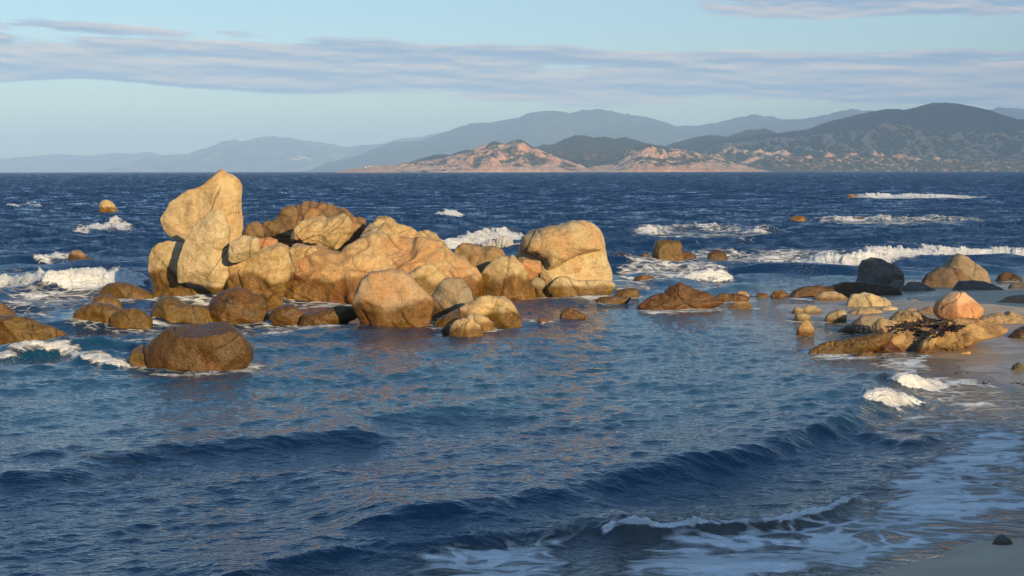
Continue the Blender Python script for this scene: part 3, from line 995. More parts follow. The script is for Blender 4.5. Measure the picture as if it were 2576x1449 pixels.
def rock(name, label, crop, pts, col=TAN, Yb=None, D=None, dep=0.75, rough=1.0, facets=4, crag=0.0, wet=0.45, rust=0.3,
         tone=0.0, ext=True, group=None, ring=0.56, cuts=(), band=None, a=0.78, parent=None, z0=None, back=0.0, cat='rock', tilt=0.0):
    ROCKN[0] += 1
    r = np.random.default_rng(1000 + ROCKN[0])
    ox, oy, sc = CROP[crop]
    px_ = np.array([(ox + p[0] * sc, oy + p[1] * sc) for p in pts], float)
    yb = px_[:, 1].max() if Yb is None else Yb
    zb = z0 if z0 is not None else 0.0
    if D is None:
        D = float(ground(px_[:, 0].mean(), yb, zb)[1])
    wpx, hpx = np.ptp(px_[:, 0]), np.ptp(px_[:, 1])
    mpp = D / F
    w_, h_ = wpx * mpp, hpx * mpp
    depm = dep * 0.5 * min(w_, max(h_ * 1.8, w_ * 0.45))
    Dc = D + 0.6 * depm + back
    P = at(px_[:, 0], px_[:, 1], Dc)
    q = P[:, [0, 2]].copy()
    zmin = q[:, 1].min()
    if ext:
        m = q[:, 1] < zmin + 0.16 * np.ptp(q[:, 1])
        q[m, 1] -= max(0.35 * h_, 0.25)
    # area centroid
    x0, z0_ = q[:, 0], q[:, 1]
    x1, z1 = np.roll(x0, -1), np.roll(z0_, -1)
    cr = x0 * z1 - x1 * z0_
    Aa = cr.sum() / 2
    c = np.array([((x0 + x1) * cr).sum(), ((z0_ + z1) * cr).sum()]) / (6 * Aa)
    th, rad = outline_radius(q, c)
    n = int(np.clip(max(wpx, hpx) * 0.21, 9, 58))
    if n not in _CS:
        _CS[n] = cube_sphere(n)
    u, f = _CS[n]
    u = u.copy()
    # facets: flat faces cut on front, back and top without touching the outline
    for _ in range(facets + 2):
        ny = r.uniform(0.60, 0.93) * (-1 if r.random() < 0.72 else 1)
        ang = r.uniform(-math.pi, math.pi)
        sl = math.sqrt(1 - ny * ny)
        nv = np.array([sl * math.cos(ang), ny, sl * math.sin(ang)])
        off = max(sl + 0.02, r.uniform(0.56, 0.84))
        d = u @ nv - off
        k = 0.018
        sp = k * np.log1p(np.exp(np.clip(d / k, -40, 40)))
        u -= sp[:, None] * nv * 0.95
    for cx_, cy_, cz_, off in cuts:
        nv = np.array([cx_, cy_, cz_], float)
        nv /= np.linalg.norm(nv)
        d = u @ nv - off
        k = 0.012
        u -= (k * np.log1p(np.exp(np.clip(d / k, -40, 40))))[:, None] * nv
    theta = np.arctan2(u[:, 2], u[:, 0])
    rho = np.hypot(u[:, 0], u[:, 2])
    rr = np.interp(theta, np.append(th, math.pi), np.append(rad, rad[0]))
    g = rho ** a
    yy = np.sign(u[:, 1]) * np.abs(u[:, 1]) ** 0.9 * depm
    zz = rr * g * np.sin(theta)
    xx = rr * g * np.cos(theta)
    # front leans back with height
    yy = yy + zz * tilt
    p = np.stack([c[0] + xx, Dc + yy, c[1] + zz], 1)
    size = min(w_, h_ * 1.3)
    nrm = np.stack([xx / (w_ ** 2), (yy - zz * tilt) / ((2 * depm) ** 2), zz / (h_ ** 2)], 1)
    nrm /= np.linalg.norm(nrm, axis=1)[:, None] + 1e-9
    sd = r.uniform(-60, 60, 3)
    ps = p + sd
    edge = np.sqrt(np.clip(np.abs(u[:, 1]), 0, 1))          # calmer on the outline
    disp = size * rough * (0.060 * fbm(ps / size * 1.6, 3) * (0.35 + 0.65 * edge) + 0.022 * fbm(ps / size * 5.5, 3, 0.5))
    disp += size * rough * 0.035 * (ridged(ps / size * 2.1, 3) - 0.5) * edge
    disp += 0.014 * fbm(ps * 4.0, 3, 0.5) * min(1, size)
    crack = np.zeros(len(p))
    tn = np.full(len(p), tone)
    if crag > 0:
        warp = np.stack([fbm(ps / size * 1.5 + 3, 3), fbm(ps / size * 1.5 + 7, 3), fbm(ps / size * 1.5 + 11, 3)], 1)
        cell = (ps / size) * np.array([2.0, 2.0, 3.0]) + 0.55 * warp
        e, idc = worley_edge(cell)
        groove = smooth(e, 0.16, 0.0)
        disp += size * crag * (0.11 * (idc - 0.5) * smooth(e, 0.02, 0.22) - 0.045 * groove) * (0.3 + 0.7 * edge)
        crack = groove * 0.5 * min(1.0, crag)
        # second finer set
        e2, id2 = worley_edge(cell * 2.3 + 5)
        disp += size * crag * (0.035 * (id2 - 0.5) * smooth(e2, 0.02, 0.25) - 0.012 * smooth(e2, 0.14, 0.0)) * (0.3 + 0.7 * edge)
        crack = np.maximum(crack, smooth(e2, 0.07, 0.0) * 0.30 * min(1.0, crag))
        tn = tn + 0.35 * idc * crag
    else:
        pass
    # long straight joints
    for _ in range(3 if wpx > 70 else 1):
        a_ = r.uniform(-1.2, 1.2)
        jn = np.array([math.cos(a_), r.uniform(-0.25, 0.25), math.sin(a_)])
        jd = r.uniform(-0.32, 0.32) * w_
        dd = (p - np.array([c[0], Dc, c[1]])) @ jn - jd + size * 0.07 * fbm(ps / size * 1.5 + 20 * _, 4)
        gate = smooth(perlin(ps / size * 1.2 + 33 * _), -0.15, 0.15)
        wj = max(0.012 * size, 2.0 * mpp)
        g2 = smooth(np.abs(dd), wj, 0.2 * wj) * gate
        disp -= size * 0.02 * g2
        disp += size * 0.012 * smooth(dd, -wj, wj) * gate
        crack = np.maximum(crack, g2 * 0.75)
    p = p + nrm * disp[:, None]
    zloc = p[:, 2] - zb
    lv = wet * (1 + 0.35 * fbm(ps * 1.1, 3)) if wet > 0 else -1
    wt_ = smooth(lv - zloc, -0.05 - 0.12 * wet, 0.08) if wet > 0 else np.zeros(len(p))
    bnd = np.zeros(len(p))
    if band:
        zn = (p[:, 2] - p[:, 2].min()) / np.ptp(p[:, 2])
        bnd = smooth(zn + 0.06 * fbm(ps * 1.5, 3), band[0], band[1])
    loc = (float(c[0]), float(Dc), float(max(zmin, p[:, 2].min())))
    o = link(name, p, f, M_ROCK, loc=loc, attrs={'wet': wt_, 'crack': crack, 'tone': np.clip(tn, 0, 1), 'band': bnd}, parent=parent)
    o.color = (*col, 1)
    o['rust'] = float(rust)
    if parent is None:
        o['label'] = label
        o['category'] = cat
        if group:
            o['group'] = group
    if ring > 0 and ext and wet > 0:
        ROCK_RINGS.append((c[0], Dc, 0.5 * w_ * 0.95, ring))
    return o




def as_part(o, thing):
    for k_ in ('label', 'category'):
        if k_ in o:
            del o[k_]
    o.location = Vector(o.location) - Vector(thing.location)
    o.parent = thing


GM = 'golden boulders of the central outcrop'
GL = 'wet brown boulders in the surf at left'
GF = 'small rocks far out in the waves'
GS = 'low wet rocks on the shoal right of centre'
GW = 'shaded grey boulders on the right shore'
GP = 'sandy rocks on the right beach'

# --- central outcrop
rock('leaning_boulder', 'tallest pale boulder, a leaning slab whose tip reaches the horizon', 1,
     [(215, 575), (300, 450), (335, 400), (420, 345), (500, 300), (640, 250), (720, 180), (770, 130), (815, 92), (850, 96), (875, 128), (945, 150), (992, 200), (1000, 240), (1020, 290), (1012, 340), (1018, 440), (1015, 600), (1015, 740), (1010, 900), (1000, 1250), (560, 1250), (500, 900), (480, 800), (445, 808), (395, 790), (330, 765), (270, 700), (240, 640)],
     (0.60, 0.46, 0.25), cuts=[(-0.42, -0.85, 0.30, 0.56), (0.52, -0.84, 0.0, 0.58), (0.75, -0.55, 0.45, 0.72)], D=48.6, dep=0.62, facets=4, rust=0.22, wet=0.3, group=GM, rough=0.8)
rock('egg_boulder', 'smooth pale egg shaped boulder leaning in front of the tallest slab', 1,
     [(775, 473), (830, 508), (880, 580), (905, 680), (907, 800), (892, 900), (887, 960), (880, 1100), (862, 1230), (830, 1290), (780, 1322), (730, 1302), (670, 1255), (600, 1215), (490, 1200), (400, 1212), (390, 1130), (398, 1020), (415, 930), (450, 830), (500, 740), (570, 640), (650, 560), (710, 500)],
     PALE, cuts=[(-0.35, -0.92, 0.15, 0.55), (0.62, -0.78, -0.1, 0.66), (0.0, -0.8, -0.6, 0.72)], D=44.9, dep=0.62, facets=3, rust=0.12, wet=0.5, ext=False, group=GM, rough=0.75)
rock('rounded_boulder', 'rounded tan boulder with a wet foot under the egg shaped one', 1,
     [(200, 820), (270, 797), (340, 793), (450, 812), (470, 900), (470, 1180), (600, 1205), (700, 1250), (800, 1300), (800, 1370), (600, 1395), (380, 1390), (200, 1362), (150, 1250), (112, 1080), (110, 960), (150, 880)],
     TAN, cuts=[(-0.55, -0.83, 0.1, 0.66)], Yb=757, dep=0.55, facets=3, wet=0.85, rust=0.2, group=GM, ring=0.62)
rock('round_boulder', 'small round dark brown boulder at the left end of the back crag', 1,
     [(1048, 690), (1075, 635), (1120, 608), (1180, 603), (1222, 630), (1242, 690), (1235, 760), (1140, 800), (1048, 770)],
     DARKB, D=49.0, facets=2, wet=0, ext=False, group=GM, rough=0.9)
rock('crag', 'dark brown craggy rock at the back with a knobbly top', 1,
     [(1180, 700), (1215, 600), (1290, 573), (1350, 580), (1372, 525), (1420, 468), (1450, 448), (1600, 450), (1630, 418), (1712, 418), (1800, 433), (1885, 440), (1960, 500), (2010, 515), (2060, 545), (2110, 575), (2160, 568), (2232, 618), (2238, 650), (2200, 760), (2150, 1000), (1250, 1000)],
     (0.27, 0.18, 0.09), D=49.6, dep=0.6, facets=4, crag=1.1, wet=0, rust=0.35, group=GM)
rock('slab', 'tan fractured slab leaning on the dark crag with a black crack below', 1,
     [(1490, 800), (1505, 720), (1530, 665), (1620, 602), (1750, 558), (1900, 562), (2010, 520), (2060, 560), (2095, 620), (2105, 700), (2045, 790), (1955, 888), (1860, 872), (1740, 842), (1600, 806)],
     TAN, cuts=[(-0.1, -0.8, 0.6, 0.5), (0.1, -0.85, -0.5, 0.55)], D=47.5, dep=0.7, facets=4, crag=0.5, wet=0, rust=0.3, ext=False, group=GM)
rock('lens_boulder', 'small pale lens shaped boulder beside the egg shaped one', 1,
     [(888, 900), (900, 840), (960, 788), (1040, 743), (1110, 750), (1185, 775), (1198, 890), (1120, 950), (990, 1006), (930, 1012), (890, 985)],
     PALE, cuts=[(-0.2, -0.9, 0.4, 0.55), (0.1, -0.8, -0.6, 0.55)], D=44.4, dep=0.75, facets=3, wet=0, rust=0.05, ext=False, group=GM, rough=0.7)
rock('orange_block', 'orange stained block to the right of the small lens shaped boulder', 1,
     [(1170, 790), (1200, 765), (1290, 758), (1370, 780), (1395, 850), (1340, 960), (1200, 960), (1170, 880)],
     (0.50, 0.24, 0.11), D=45.4, dep=0.7, facets=3, wet=0, rust=0.6, ext=False, group=GM)
rock('fractured_rock', 'fractured tan rock face left of the vertical crack', 1,
     [(862, 1100), (890, 1005), (1000, 990), (1200, 890), (1380, 825), (1478, 845), (1492, 950), (1500, 1080), (1475, 1200), (1400, 1280), (1280, 1315), (1150, 1310), (960, 1300), (862, 1260)],
     TAN, cuts=[(-0.3, -0.9, 0.25, 0.5), (0.35, -0.85, -0.4, 0.58)], Yb=742, D=45.0, dep=0.5, facets=4, crag=0.55, wet=0.75, rust=0.35, group=GM)
rock('main_outcrop', 'largest orange whaleback rock in the middle of the outcrop', 0,
     [(724, 745), (726, 640), (735, 612), (790, 618), (850, 632), (900, 600), (935, 588), (985, 588), (1050, 598), (1100, 606), (1125, 622), (1152, 645), (1180, 662), (1205, 690), (1212, 715), (1205, 750), (1150, 760), (1050, 758), (950, 762), (800, 760)],
     ORANGE, Yb=757, dep=0.62, facets=9, crag=0.8, wet=0.7, rust=0.75, group=GM, ring=0.5, tilt=0.12)
rock('tilted_slab', 'tilted brownish slab at the left end of the whaleback just right of the vertical crack', 1,
     [(1484, 862), (1600, 826), (1740, 848), (1900, 900), (1945, 965), (1800, 1050), (1640, 1130), (1488, 1195)],
     TAN, D=46.2, dep=0.5, facets=4, crag=0.5, wet=0, rust=0.5, ext=False, group=GM, rough=0.8)
rock('wet_lobe', 'dark wet lobe at the foot of the whaleback beside the surf', 1,
     [(1440, 1330), (1480, 1190), (1640, 1120), (1780, 1062), (1850, 1120), (1905, 1250), (1930, 1340), (1905, 1392), (1700, 1398), (1480, 1385)],
     ORANGE, D=46.0, dep=0.4, facets=4, crag=0.2, wet=1.1, rust=0.4, group=GM, ring=0.4)
rock('tan_hump', 'tan hump of the whaleback rising behind the right shoulder of the big front boulder', 2,
     [(560, 760), (620, 705), (700, 668), (800, 642), (885, 680), (935, 760), (925, 900), (840, 1000), (700, 960)],
     TAN, D=43.6, dep=0.6, facets=4, crag=0.3, wet=0.8, rust=0.4, group=GM, rough=0.8)
rock('wedge_block', 'grey pointed wedge of rock on top of the whaleback', 2,
     [(190, 400), (240, 330), (285, 278), (350, 328), (425, 390), (440, 450), (200, 450)],
     GREY, D=47.5, dep=0.6, facets=3, wet=0, rust=0.1, ext=False, group=GM, rough=0.5)
rock('top_crag', 'golden crag along the top right of the whaleback', 2,
     [(285, 300), (350, 243), (440, 228), (480, 258), (500, 290), (580, 298), (650, 318), (688, 348), (760, 346), (805, 372), (842, 388), (905, 430), (930, 480), (900, 560), (320, 560), (280, 400)],
     TAN, D=48.2, dep=0.7, facets=4, crag=0.9, wet=0, rust=0.4, group=GM)
rock('back_boulder', 'brown boulder showing behind the right slope of the whaleback', 2,
     [(980, 560), (1030, 490), (1080, 463), (1200, 468), (1260, 488), (1340, 473), (1400, 503), (1437, 555), (1430, 760), (1100, 780)],
     BROWN, D=47.8, facets=3, crag=0.4, wet=0.2, rust=0.4, group=GM)
rock('front_boulder', 'big golden boulder with a dark wet base in front of the whaleback', 2,
     [(128, 1000), (130, 950), (165, 860), (200, 770), (270, 705), (380, 698), (480, 688), (560, 703), (640, 758), (700, 828), (760, 888), (822, 938), (832, 980), (810, 1040), (760, 1110), (700, 1152), (600, 1178), (480, 1190), (350, 1184), (260, 1165), (190, 1105)],
     (0.50, 0.37, 0.22), cuts=[(-0.12, -0.95, 0.28, 0.60), (0.55, -0.80, 0.1, 0.68), (-0.2, -0.8, -0.55, 0.66)], Yb=824, dep=0.8, facets=5, wet=0.62, rust=0.5, group=GM, rough=0.7, ring=0.35)
rock('split_boulder', 'grey sided boulder with a sunlit right face beside the big front one', 2,
     [(795, 930), (850, 860), (900, 780), (960, 755), (1060, 763), (1100, 798), (1142, 870), (1165, 950), (1160, 1060), (1000, 1110), (850, 1125), (790, 1110)],
     GREY, cuts=[(-0.55, -0.83, 0.05, 0.50), (0.72, -0.62, 0.35, 0.62)], D=39.6, dep=0.75, facets=4, wet=0.35, rust=0.25, group=GM, rough=0.6)
rock('wedge_rock', 'low wedge of rock sloping down left to the water', 2,
     [(775, 1170), (850, 1108), (1000, 1038), (1150, 958), (1230, 913), (1300, 902), (1370, 928), (1330, 1060), (1240, 1130), (1050, 1165), (930, 1175)],
     TAN, Yb=822, dep=0.6, facets=3, wet=0.45, rust=0.2, group=GM, rough=0.6)
rock('domed_rock', 'smooth domed rock at the right end of the low wedge', 2,
     [(1235, 1100), (1290, 990), (1350, 918), (1420, 908), (1490, 948), (1530, 1010), (1562, 1080), (1602, 1162), (1450, 1168), (1330, 1165)],
     TAN, Yb=820, dep=0.85, facets=2, wet=0.35, rust=0.2, group=GM, rough=0.6, ring=0.3)
rock('small_cone_rock', 'small pointed golden rock nearest the viewer below the domed rock', 2,
     [(942, 1255), (960, 1190), (1010, 1120), (1080, 1098), (1150, 1108), (1230, 1180), (1278, 1268), (1150, 1274), (1040, 1270)],
     TAN, cuts=[(-0.45, -0.8, 0.4, 0.6), (0.6, -0.7, 0.4, 0.62)], Yb=850, dep=0.9, facets=2, wet=0.25, rust=0.2, group=GM, rough=0.6, ring=0.3)
rock('small_lobe_rock', 'small rounded rock just behind the small pointed one', 2,
     [(1060, 1200), (1090, 1100), (1130, 1063), (1200, 1060), (1280, 1088), (1332, 1140), (1354, 1204), (1200, 1212)],
     TAN, Yb=833, facets=2, wet=0.28, group=GM, rough=0.6)
rock('pebble_rock', 'tiny dark rock to the left of the small pointed rock', 2,
     [(888, 1205), (930, 1160), (985, 1153), (985, 1230), (920, 1226)], BROWN, Yb=837, facets=2, wet=0.3, group=GM)
rock('leaning_block', 'large golden block leaning left with an undercut wet base', 2,
     [(1195, 790), (1210, 740), (1260, 668), (1330, 600), (1400, 570), (1510, 556), (1562, 610), (1622, 700), (1652, 770), (1690, 840), (1727, 922), (1600, 938), (1450, 938), (1330, 932), (1240, 908), (1202, 830)],
     TAN, cuts=[(-0.38, -0.9, 0.2, 0.52), (0.80, -0.55, 0.15, 0.66), (0.1, -0.75, -0.65, 0.62)], Yb=753, dep=0.75, facets=5, wet=0.7, rust=0.25, group=GM, rough=0.8)
rock('orange_rock', 'bright orange rock wedged behind the leaning golden block', 2,
     [(1540, 620), (1590, 592), (1680, 608), (1742, 640), (1752, 700), (1680, 760), (1600, 800), (1550, 720)],
     (0.54, 0.30, 0.14), D=46.9, facets=3, wet=0, rust=0.6, ext=False, group=GM, rough=0.7)
dome = rock('domed_boulder', 'biggest pale boulder at the right end of the outcrop, split by a crack', 2,
     [(1530, 570), (1565, 470), (1600, 402), (1680, 352), (1800, 322), (1900, 310), (2000, 285), (2100, 272), (2160, 285), (2230, 352), (2262, 400), (2283, 470), (2285, 510), (2302, 580), (2340, 700), (2347, 800), (2200, 860), (1900, 860), (1700, 820), (1580, 720)],
     PALE, D=48.0, dep=0.66, facets=4, wet=0.3, rust=0.35, group=GM, rough=0.6)
as_part(rock('cap_block', '', 2,
     [(1563, 474), (1600, 402), (1680, 350), (1800, 318), (1900, 306), (2000, 281), (2100, 270), (2160, 284), (2232, 350), (2264, 400), (2284, 470), (2280, 505), (2200, 528), (2060, 562), (1930, 622), (1785, 684), (1762, 592), (1650, 548), (1572, 532)],
     (0.58, 0.44, 0.24), D=47.75, dep=0.80, facets=3, crag=0.12, wet=0, rust=0.6, ext=False, rough=0.6, a=0.62), dome)
rock('flat_slab', 'flat pale slab with an undercut edge at the foot of the right boulder', 2,
     [(1795, 852), (1850, 780), (1900, 743), (1960, 743), (2060, 782), (2250, 778), (2350, 783), (2390, 820), (2372, 862), (2250, 905), (2000, 912), (1900, 892)],
     PALE, cuts=[(0.0, -0.97, -0.1, 0.55), (0.0, -0.5, -0.85, 0.45)], Yb=745, dep=0.8, facets=3, wet=0.33, rust=0.15, group=GM, rough=0.7)
rock('wedged_rock', 'small grey rock between the leaning block and the flat slab', 2,
     [(1640, 800), (1660, 762), (1700, 738), (1780, 768), (1818, 802), (1800, 890), (1690, 890)],
     GREY, Yb=742, facets=3, wet=0.25, group=GM)

# --- left surf
rock('sea_rock', 'tan rock alone far out in the waves left of the tallest boulder', 3,
     [(716, 176), (718, 120), (740, 95), (770, 87), (820, 110), (868, 165), (888, 178)], TAN, Yb=533.5, wet=0.5, facets=3, group=GF, ring=0.5)
rock('sea_rock', 'brown rock washed by a splash at the left', 3,
     [(482, 552), (500, 490), (530, 457), (570, 454), (620, 485), (662, 525), (690, 552)], (0.36, 0.24, 0.15), Yb=663, wet=0.35, facets=3, group=GF, ring=0.75)
rock('surf_boulder', 'low olive boulder in front of the white roller at left', 3,
     [(655, 820), (730, 740), (780, 700), (850, 684), (930, 690), (1010, 730), (1112, 782), (1095, 830), (1000, 838), (870, 838)], OLIVE, Yb=763, wet=2, facets=3, group=GL, ring=0.6)
rock('surf_boulder', 'upper of two stacked olive lumps left of the tall outcrop', 3,
     [(640, 850), (690, 792), (760, 776), (820, 790), (862, 830), (885, 895), (860, 960), (680, 960)], OLIVE, Yb=800, wet=2, facets=2, group=GL, rough=0.8)
rock('surf_boulder', 'lower olive dome, leftmost of the row of wet boulders', 3,
     [(510, 972), (540, 900), (600, 853), (700, 834), (800, 844), (872, 880), (890, 930), (860, 990), (640, 994), (550, 988)], OLIVE, Yb=816, wet=2, facets=2, group=GL, rough=0.7, ring=0.55)
rock('surf_boulder', 'small olive dome between two bigger wet boulders', 3,
     [(780, 994), (800, 940), (860, 893), (960, 876), (1040, 898), (1092, 945), (1116, 984), (1000, 1000), (880, 1000)], OLIVE, Yb=819, wet=2, facets=3, group=GL, rough=0.8, ring=0.5)
rock('surf_boulder', 'olive boulder with a high left shoulder in the surf', 3,
     [(1083, 940), (1110, 860), (1150, 803), (1210, 786), (1270, 798), (1330, 848), (1450, 858), (1510, 888), (1562, 952), (1450, 974), (1200, 982), (1105, 974)], OLIVE, Yb=811, wet=2, facets=4, group=GL, ring=0.5)
rock('surf_boulder', 'dark brown lumpy boulder at the right end of the wet row', 3,
     [(1478, 900), (1540, 800), (1600, 750), (1720, 733), (1800, 743), (1832, 775), (1900, 800), (1932, 850), (1954, 932), (1800, 948), (1600, 968), (1515, 935)], BROWN, Yb=807, wet=2, facets=5, crag=0.35, group=GL, ring=0.55)
big_wet = rock('wet_boulder', 'large dark brown wet boulder alone in the calm water at left', 3,
     [(1040, 1190), (1060, 1130), (1120, 1088), (1220, 1018), (1400, 978), (1540, 963), (1650, 983), (1742, 1058), (1802, 1130), (1828, 1180), (1822, 1242), (1740, 1272), (1560, 1294), (1400, 1308), (1250, 1314), (1130, 1300)], (0.29, 0.205, 0.10), cuts=[(0.0, -0.99, 0.05, 0.56), (0.1, -0.35, 0.93, 0.62), (-0.5, -0.85, 0.1, 0.68)], Yb=927, wet=3, facets=5, dep=0.85, rust=0.5, rough=0.9)
blk = rock('split_block', '', 3,
     [(936, 1245), (958, 1180), (1010, 1138), (1140, 1148), (1215, 1158), (1250, 1190), (1248, 1308), (1100, 1300), (960, 1282)], OLIVE, cuts=[(0.0, -0.99, 0.0, 0.5), (0.0, -0.4, 0.9, 0.6)], Yb=922, wet=3, facets=3, dep=0.8, rust=0.4, rough=0.6)
as_part(blk, big_wet)
rock('surf_boulder', 'wide olive rock cut off by the left edge of the picture', 3,
     [(-240, 1110), (-240, 950), (-100, 925), (0, 923), (100, 930), (190, 945), (260, 978), (400, 1018), (418, 1085), (260, 1108), (100, 1114)], OLIVE, Yb=858, wet=2, facets=5, crag=0.2, group=GL, ring=0.5)
rock('surf_boulder', 'brown rock peeking over the wide one at the left edge', 3,
     [(-130, 1000), (-100, 860), (-50, 826), (0, 823), (60, 858), (110, 908), (130, 960), (110, 1010)], BROWN, Yb=838, wet=2, facets=3, group=GL)
rock('surf_rock', 'small dark tail of rock off the wide left edge boulder', 3,
     [(385, 1060), (400, 1024), (440, 1032), (484, 1058), (410, 1070)], BROWN, Yb=843, wet=2, facets=2, group=GL)
rock('surf_rock', 'small brown rock right of the lumpy wet boulder', 0,
     [(676, 800), (682, 785), (700, 771), (740, 769), (766, 790), (756, 810), (700, 808)], BROWN, Yb=809, wet=2, facets=3, group=GL, ring=0.4)
rock('surf_rock', 'low flat brown ledge left of the big front boulder', 0,
     [(745, 806), (760, 792), (800, 783), (850, 769), (890, 773), (900, 800), (820, 812)], BROWN, Yb=811, wet=2, facets=3, crag=0.3, group=GL, ring=0.35)
rock('surf_rock', 'reddish scrap of rock below the low olive boulder', 3,
     [(1010, 835), (1050, 805), (1120, 800), (1140, 835)], (0.30, 0.15, 0.09), Yb=762, wet=2, facets=2, group=GL)

# --- far rocks
rock('sea_rock', 'orange domed rock alone in the waves right of centre', 4,
     [(1135, 224), (1160, 198), (1200, 183), (1242, 190), (1270, 222)], ORANGE, Yb=557.5, wet=0.6, facets=2, group=GF, ring=0.4)
rock('sea_rock', 'long low brown rock in the line of foam at right', 4,
     [(1435, 214), (1460, 192), (1520, 197), (1600, 199), (1625, 218), (1520, 227)], ORANGE, Yb=558, wet=0.6, facets=3, crag=0.4, group=GF, ring=0.7)
rock('sea_rock', 'farthest orange rock left of the bright foam streak', 4,
     [(1488, 77), (1520, 56), (1557, 62), (1552, 79)], ORANGE, Yb=497.5, wet=0.4, facets=2, group=GF)
rock('sea_rock', 'tiny rock at the left tip of the bright foam streak', 4,
     [(1606, 66), (1630, 51), (1657, 60), (1655, 70)], ORANGE, Yb=494, wet=0.4, facets=2, group=GF)

# --- shoal right of centre
rock('shoal_rock', 'small dark rock just right of the big right hand boulder', 4,
     [(50, 458), (90, 414), (130, 407), (180, 424), (218, 454), (150, 463)], DARKB, Yb=656, wet=2, facets=3, crag=0.3, group=GS, ring=0.5)
rock('shoal_rock', 'flat reddish scrap of rock in the foam', 4,
     [(222, 436), (260, 413), (302, 419), (314, 438)], (0.28, 0.14, 0.08), Yb=646, wet=2, facets=2, group=GS)
rock('shoal_boulder', 'dark knobbly upright boulder in the white foam', 4,
     [(316, 455), (318, 390), (340, 340), (380, 329), (430, 331), (480, 340), (499, 370), (502, 420), (515, 464), (420, 474), (335, 471)], OLIVE, Yb=661, wet=2, facets=3, crag=0.35, group=GS, ring=0.6)
rock('shoal_boulder', 'dark sloping shoulder attached right of the knobbly boulder', 4,
     [(488, 466), (500, 405), (540, 401), (580, 428), (610, 461), (540, 470)], DARKB, Yb=659, wet=2, facets=3, group=GS, ring=0.5)
rock('shoal_boulder', 'dark square topped rock in foam right of the knobbly one', 4,
     [(648, 459), (654, 415), (690, 399), (750, 399), (769, 424), (773, 459), (700, 463)], DARKB, Yb=656, wet=2, facets=3, group=GS, ring=0.55)
rock('shoal_rock', 'smooth brown dome with foam on its right flank', 4,
     [(180, 594), (220, 554), (260, 543), (310, 553), (362, 582), (320, 604), (230, 606)], (0.33, 0.22, 0.12), Yb=715, wet=0.3, facets=2, group=GS, ring=0.6, rough=0.6)
rock('shoal_rock', 'tiny orange hump behind the breaking shoal wave', 4,
     [(678, 626), (710, 604), (745, 609), (758, 628)], ORANGE, Yb=725, wet=2, facets=2, group=GS)
rock('shoal_rock', 'flat topped golden rock right of the undercut slab', 4,
     [(72, 674), (110, 634), (180, 627), (236, 631), (241, 672), (160, 680)], (0.40, 0.30, 0.13), Yb=746, wet=0.5, facets=3, group=GS)
rock('shoal_rock', 'low flat ledge just awash beneath the undercut slab', 4,
     [(-30, 700), (0, 680), (80, 676), (195, 684), (130, 714), (0, 720)], (0.36, 0.27, 0.13), Yb=763, wet=0.5, facets=2, group=GS)
rock('shoal_ledge', 'largest brown ledge rising to a peak on the shoal', 4,
     [(222, 728), (300, 682), (380, 655), (430, 615), (490, 598), (530, 618), (600, 643), (670, 658), (692, 690), (755, 712), (600, 738), (400, 750), (255, 760)], (0.36, 0.22, 0.09), Yb=778, wet=2, facets=5, crag=0.5, rust=0.7, group=GS, dep=0.6)
rock('shoal_rock', 'brown ledge right of the peaked one, half awash', 4,
     [(688, 685), (730, 657), (790, 659), (870, 664), (908, 682), (905, 700), (800, 710), (700, 700)], BROWN, Yb=758, wet=2, facets=3, crag=0.3, group=GS)
rock('shoal_rock', 'small golden lump on the half awash ledge', 4,
     [(815, 668), (850, 642), (890, 649), (910, 672), (870, 680)], (0.42, 0.30, 0.14), Yb=750, wet=0, facets=2, group=GS)
rock('shoal_rock', 'smooth low tan dome in the shallows below the half awash ledge', 4,
     [(775, 746), (820, 714), (870, 704), (920, 719), (940, 748), (860, 754)], (0.40, 0.31, 0.18), Yb=777, wet=0.15, facets=2, group=GS, rough=0.5)
rock('shoal_rock', 'flat brown rock between the shoal and the long dark ledge', 4,
     [(915, 680), (960, 654), (1020, 659), (1030, 680)], (0.38, 0.25, 0.11), Yb=747, wet=2, facets=2, group=GS)
rock('shoal_rock', 'small golden rock at the left tip of the long dark ledge', 4,
     [(1030, 676), (1060, 639), (1110, 638), (1145, 662), (1100, 684)], (0.44, 0.31, 0.14), Yb=748, wet=0.2, facets=3, group=GS)
rock('shoal_rock', 'little brown rock awash left of the low cobble in the bay', 0,
     [(1400, 800), (1412, 783), (1432, 773), (1450, 780), (1478, 797), (1440, 802)], (0.38, 0.24, 0.10), Yb=803, wet=0.4, facets=2, group=GS, ring=0.3)
rock('shoal_rock', 'flat scrap barely above water near the domed rock', 0,
     [(1335, 812), (1355, 801), (1375, 799), (1395, 812)], (0.34, 0.24, 0.12), Yb=813, wet=2, facets=2, group=GS)

# --- long ledge and shaded boulders
rock('dark_ledge', 'long low brown ledge below the round dark boulder', 4,
     [(1100, 684), (1170, 640), (1240, 614), (1320, 609), (1400, 615), (1480, 590), (1600, 590), (1740, 605), (1830, 640), (1850, 690), (1600, 700), (1300, 700)], (0.24, 0.15, 0.07), Yb=749, wet=2, facets=5, crag=0.35, group=GW, dep=0.5)
rock('sand_mound_rock', 'smooth sand coloured mound in front of the long dark ledge', 4,
     [(1285, 694), (1350, 649), (1420, 644), (1470, 664), (1516, 694), (1400, 704)], (0.44, 0.33, 0.20), Yb=756, wet=0.1, facets=2, group=GP, rough=0.5)
rock('dark_boulder', 'large round dark grey boulder in shade', 4,
     [(1558, 600), (1570, 540), (1569, 490), (1600, 454), (1650, 439), (1710, 449), (1750, 474), (1800, 490), (1842, 540), (1848, 590), (1780, 625), (1700, 640), (1620, 630)], DGREY, D=50.2, dep=0.85, facets=4, wet=0, rust=0.05, group=GW, rough=0.7)
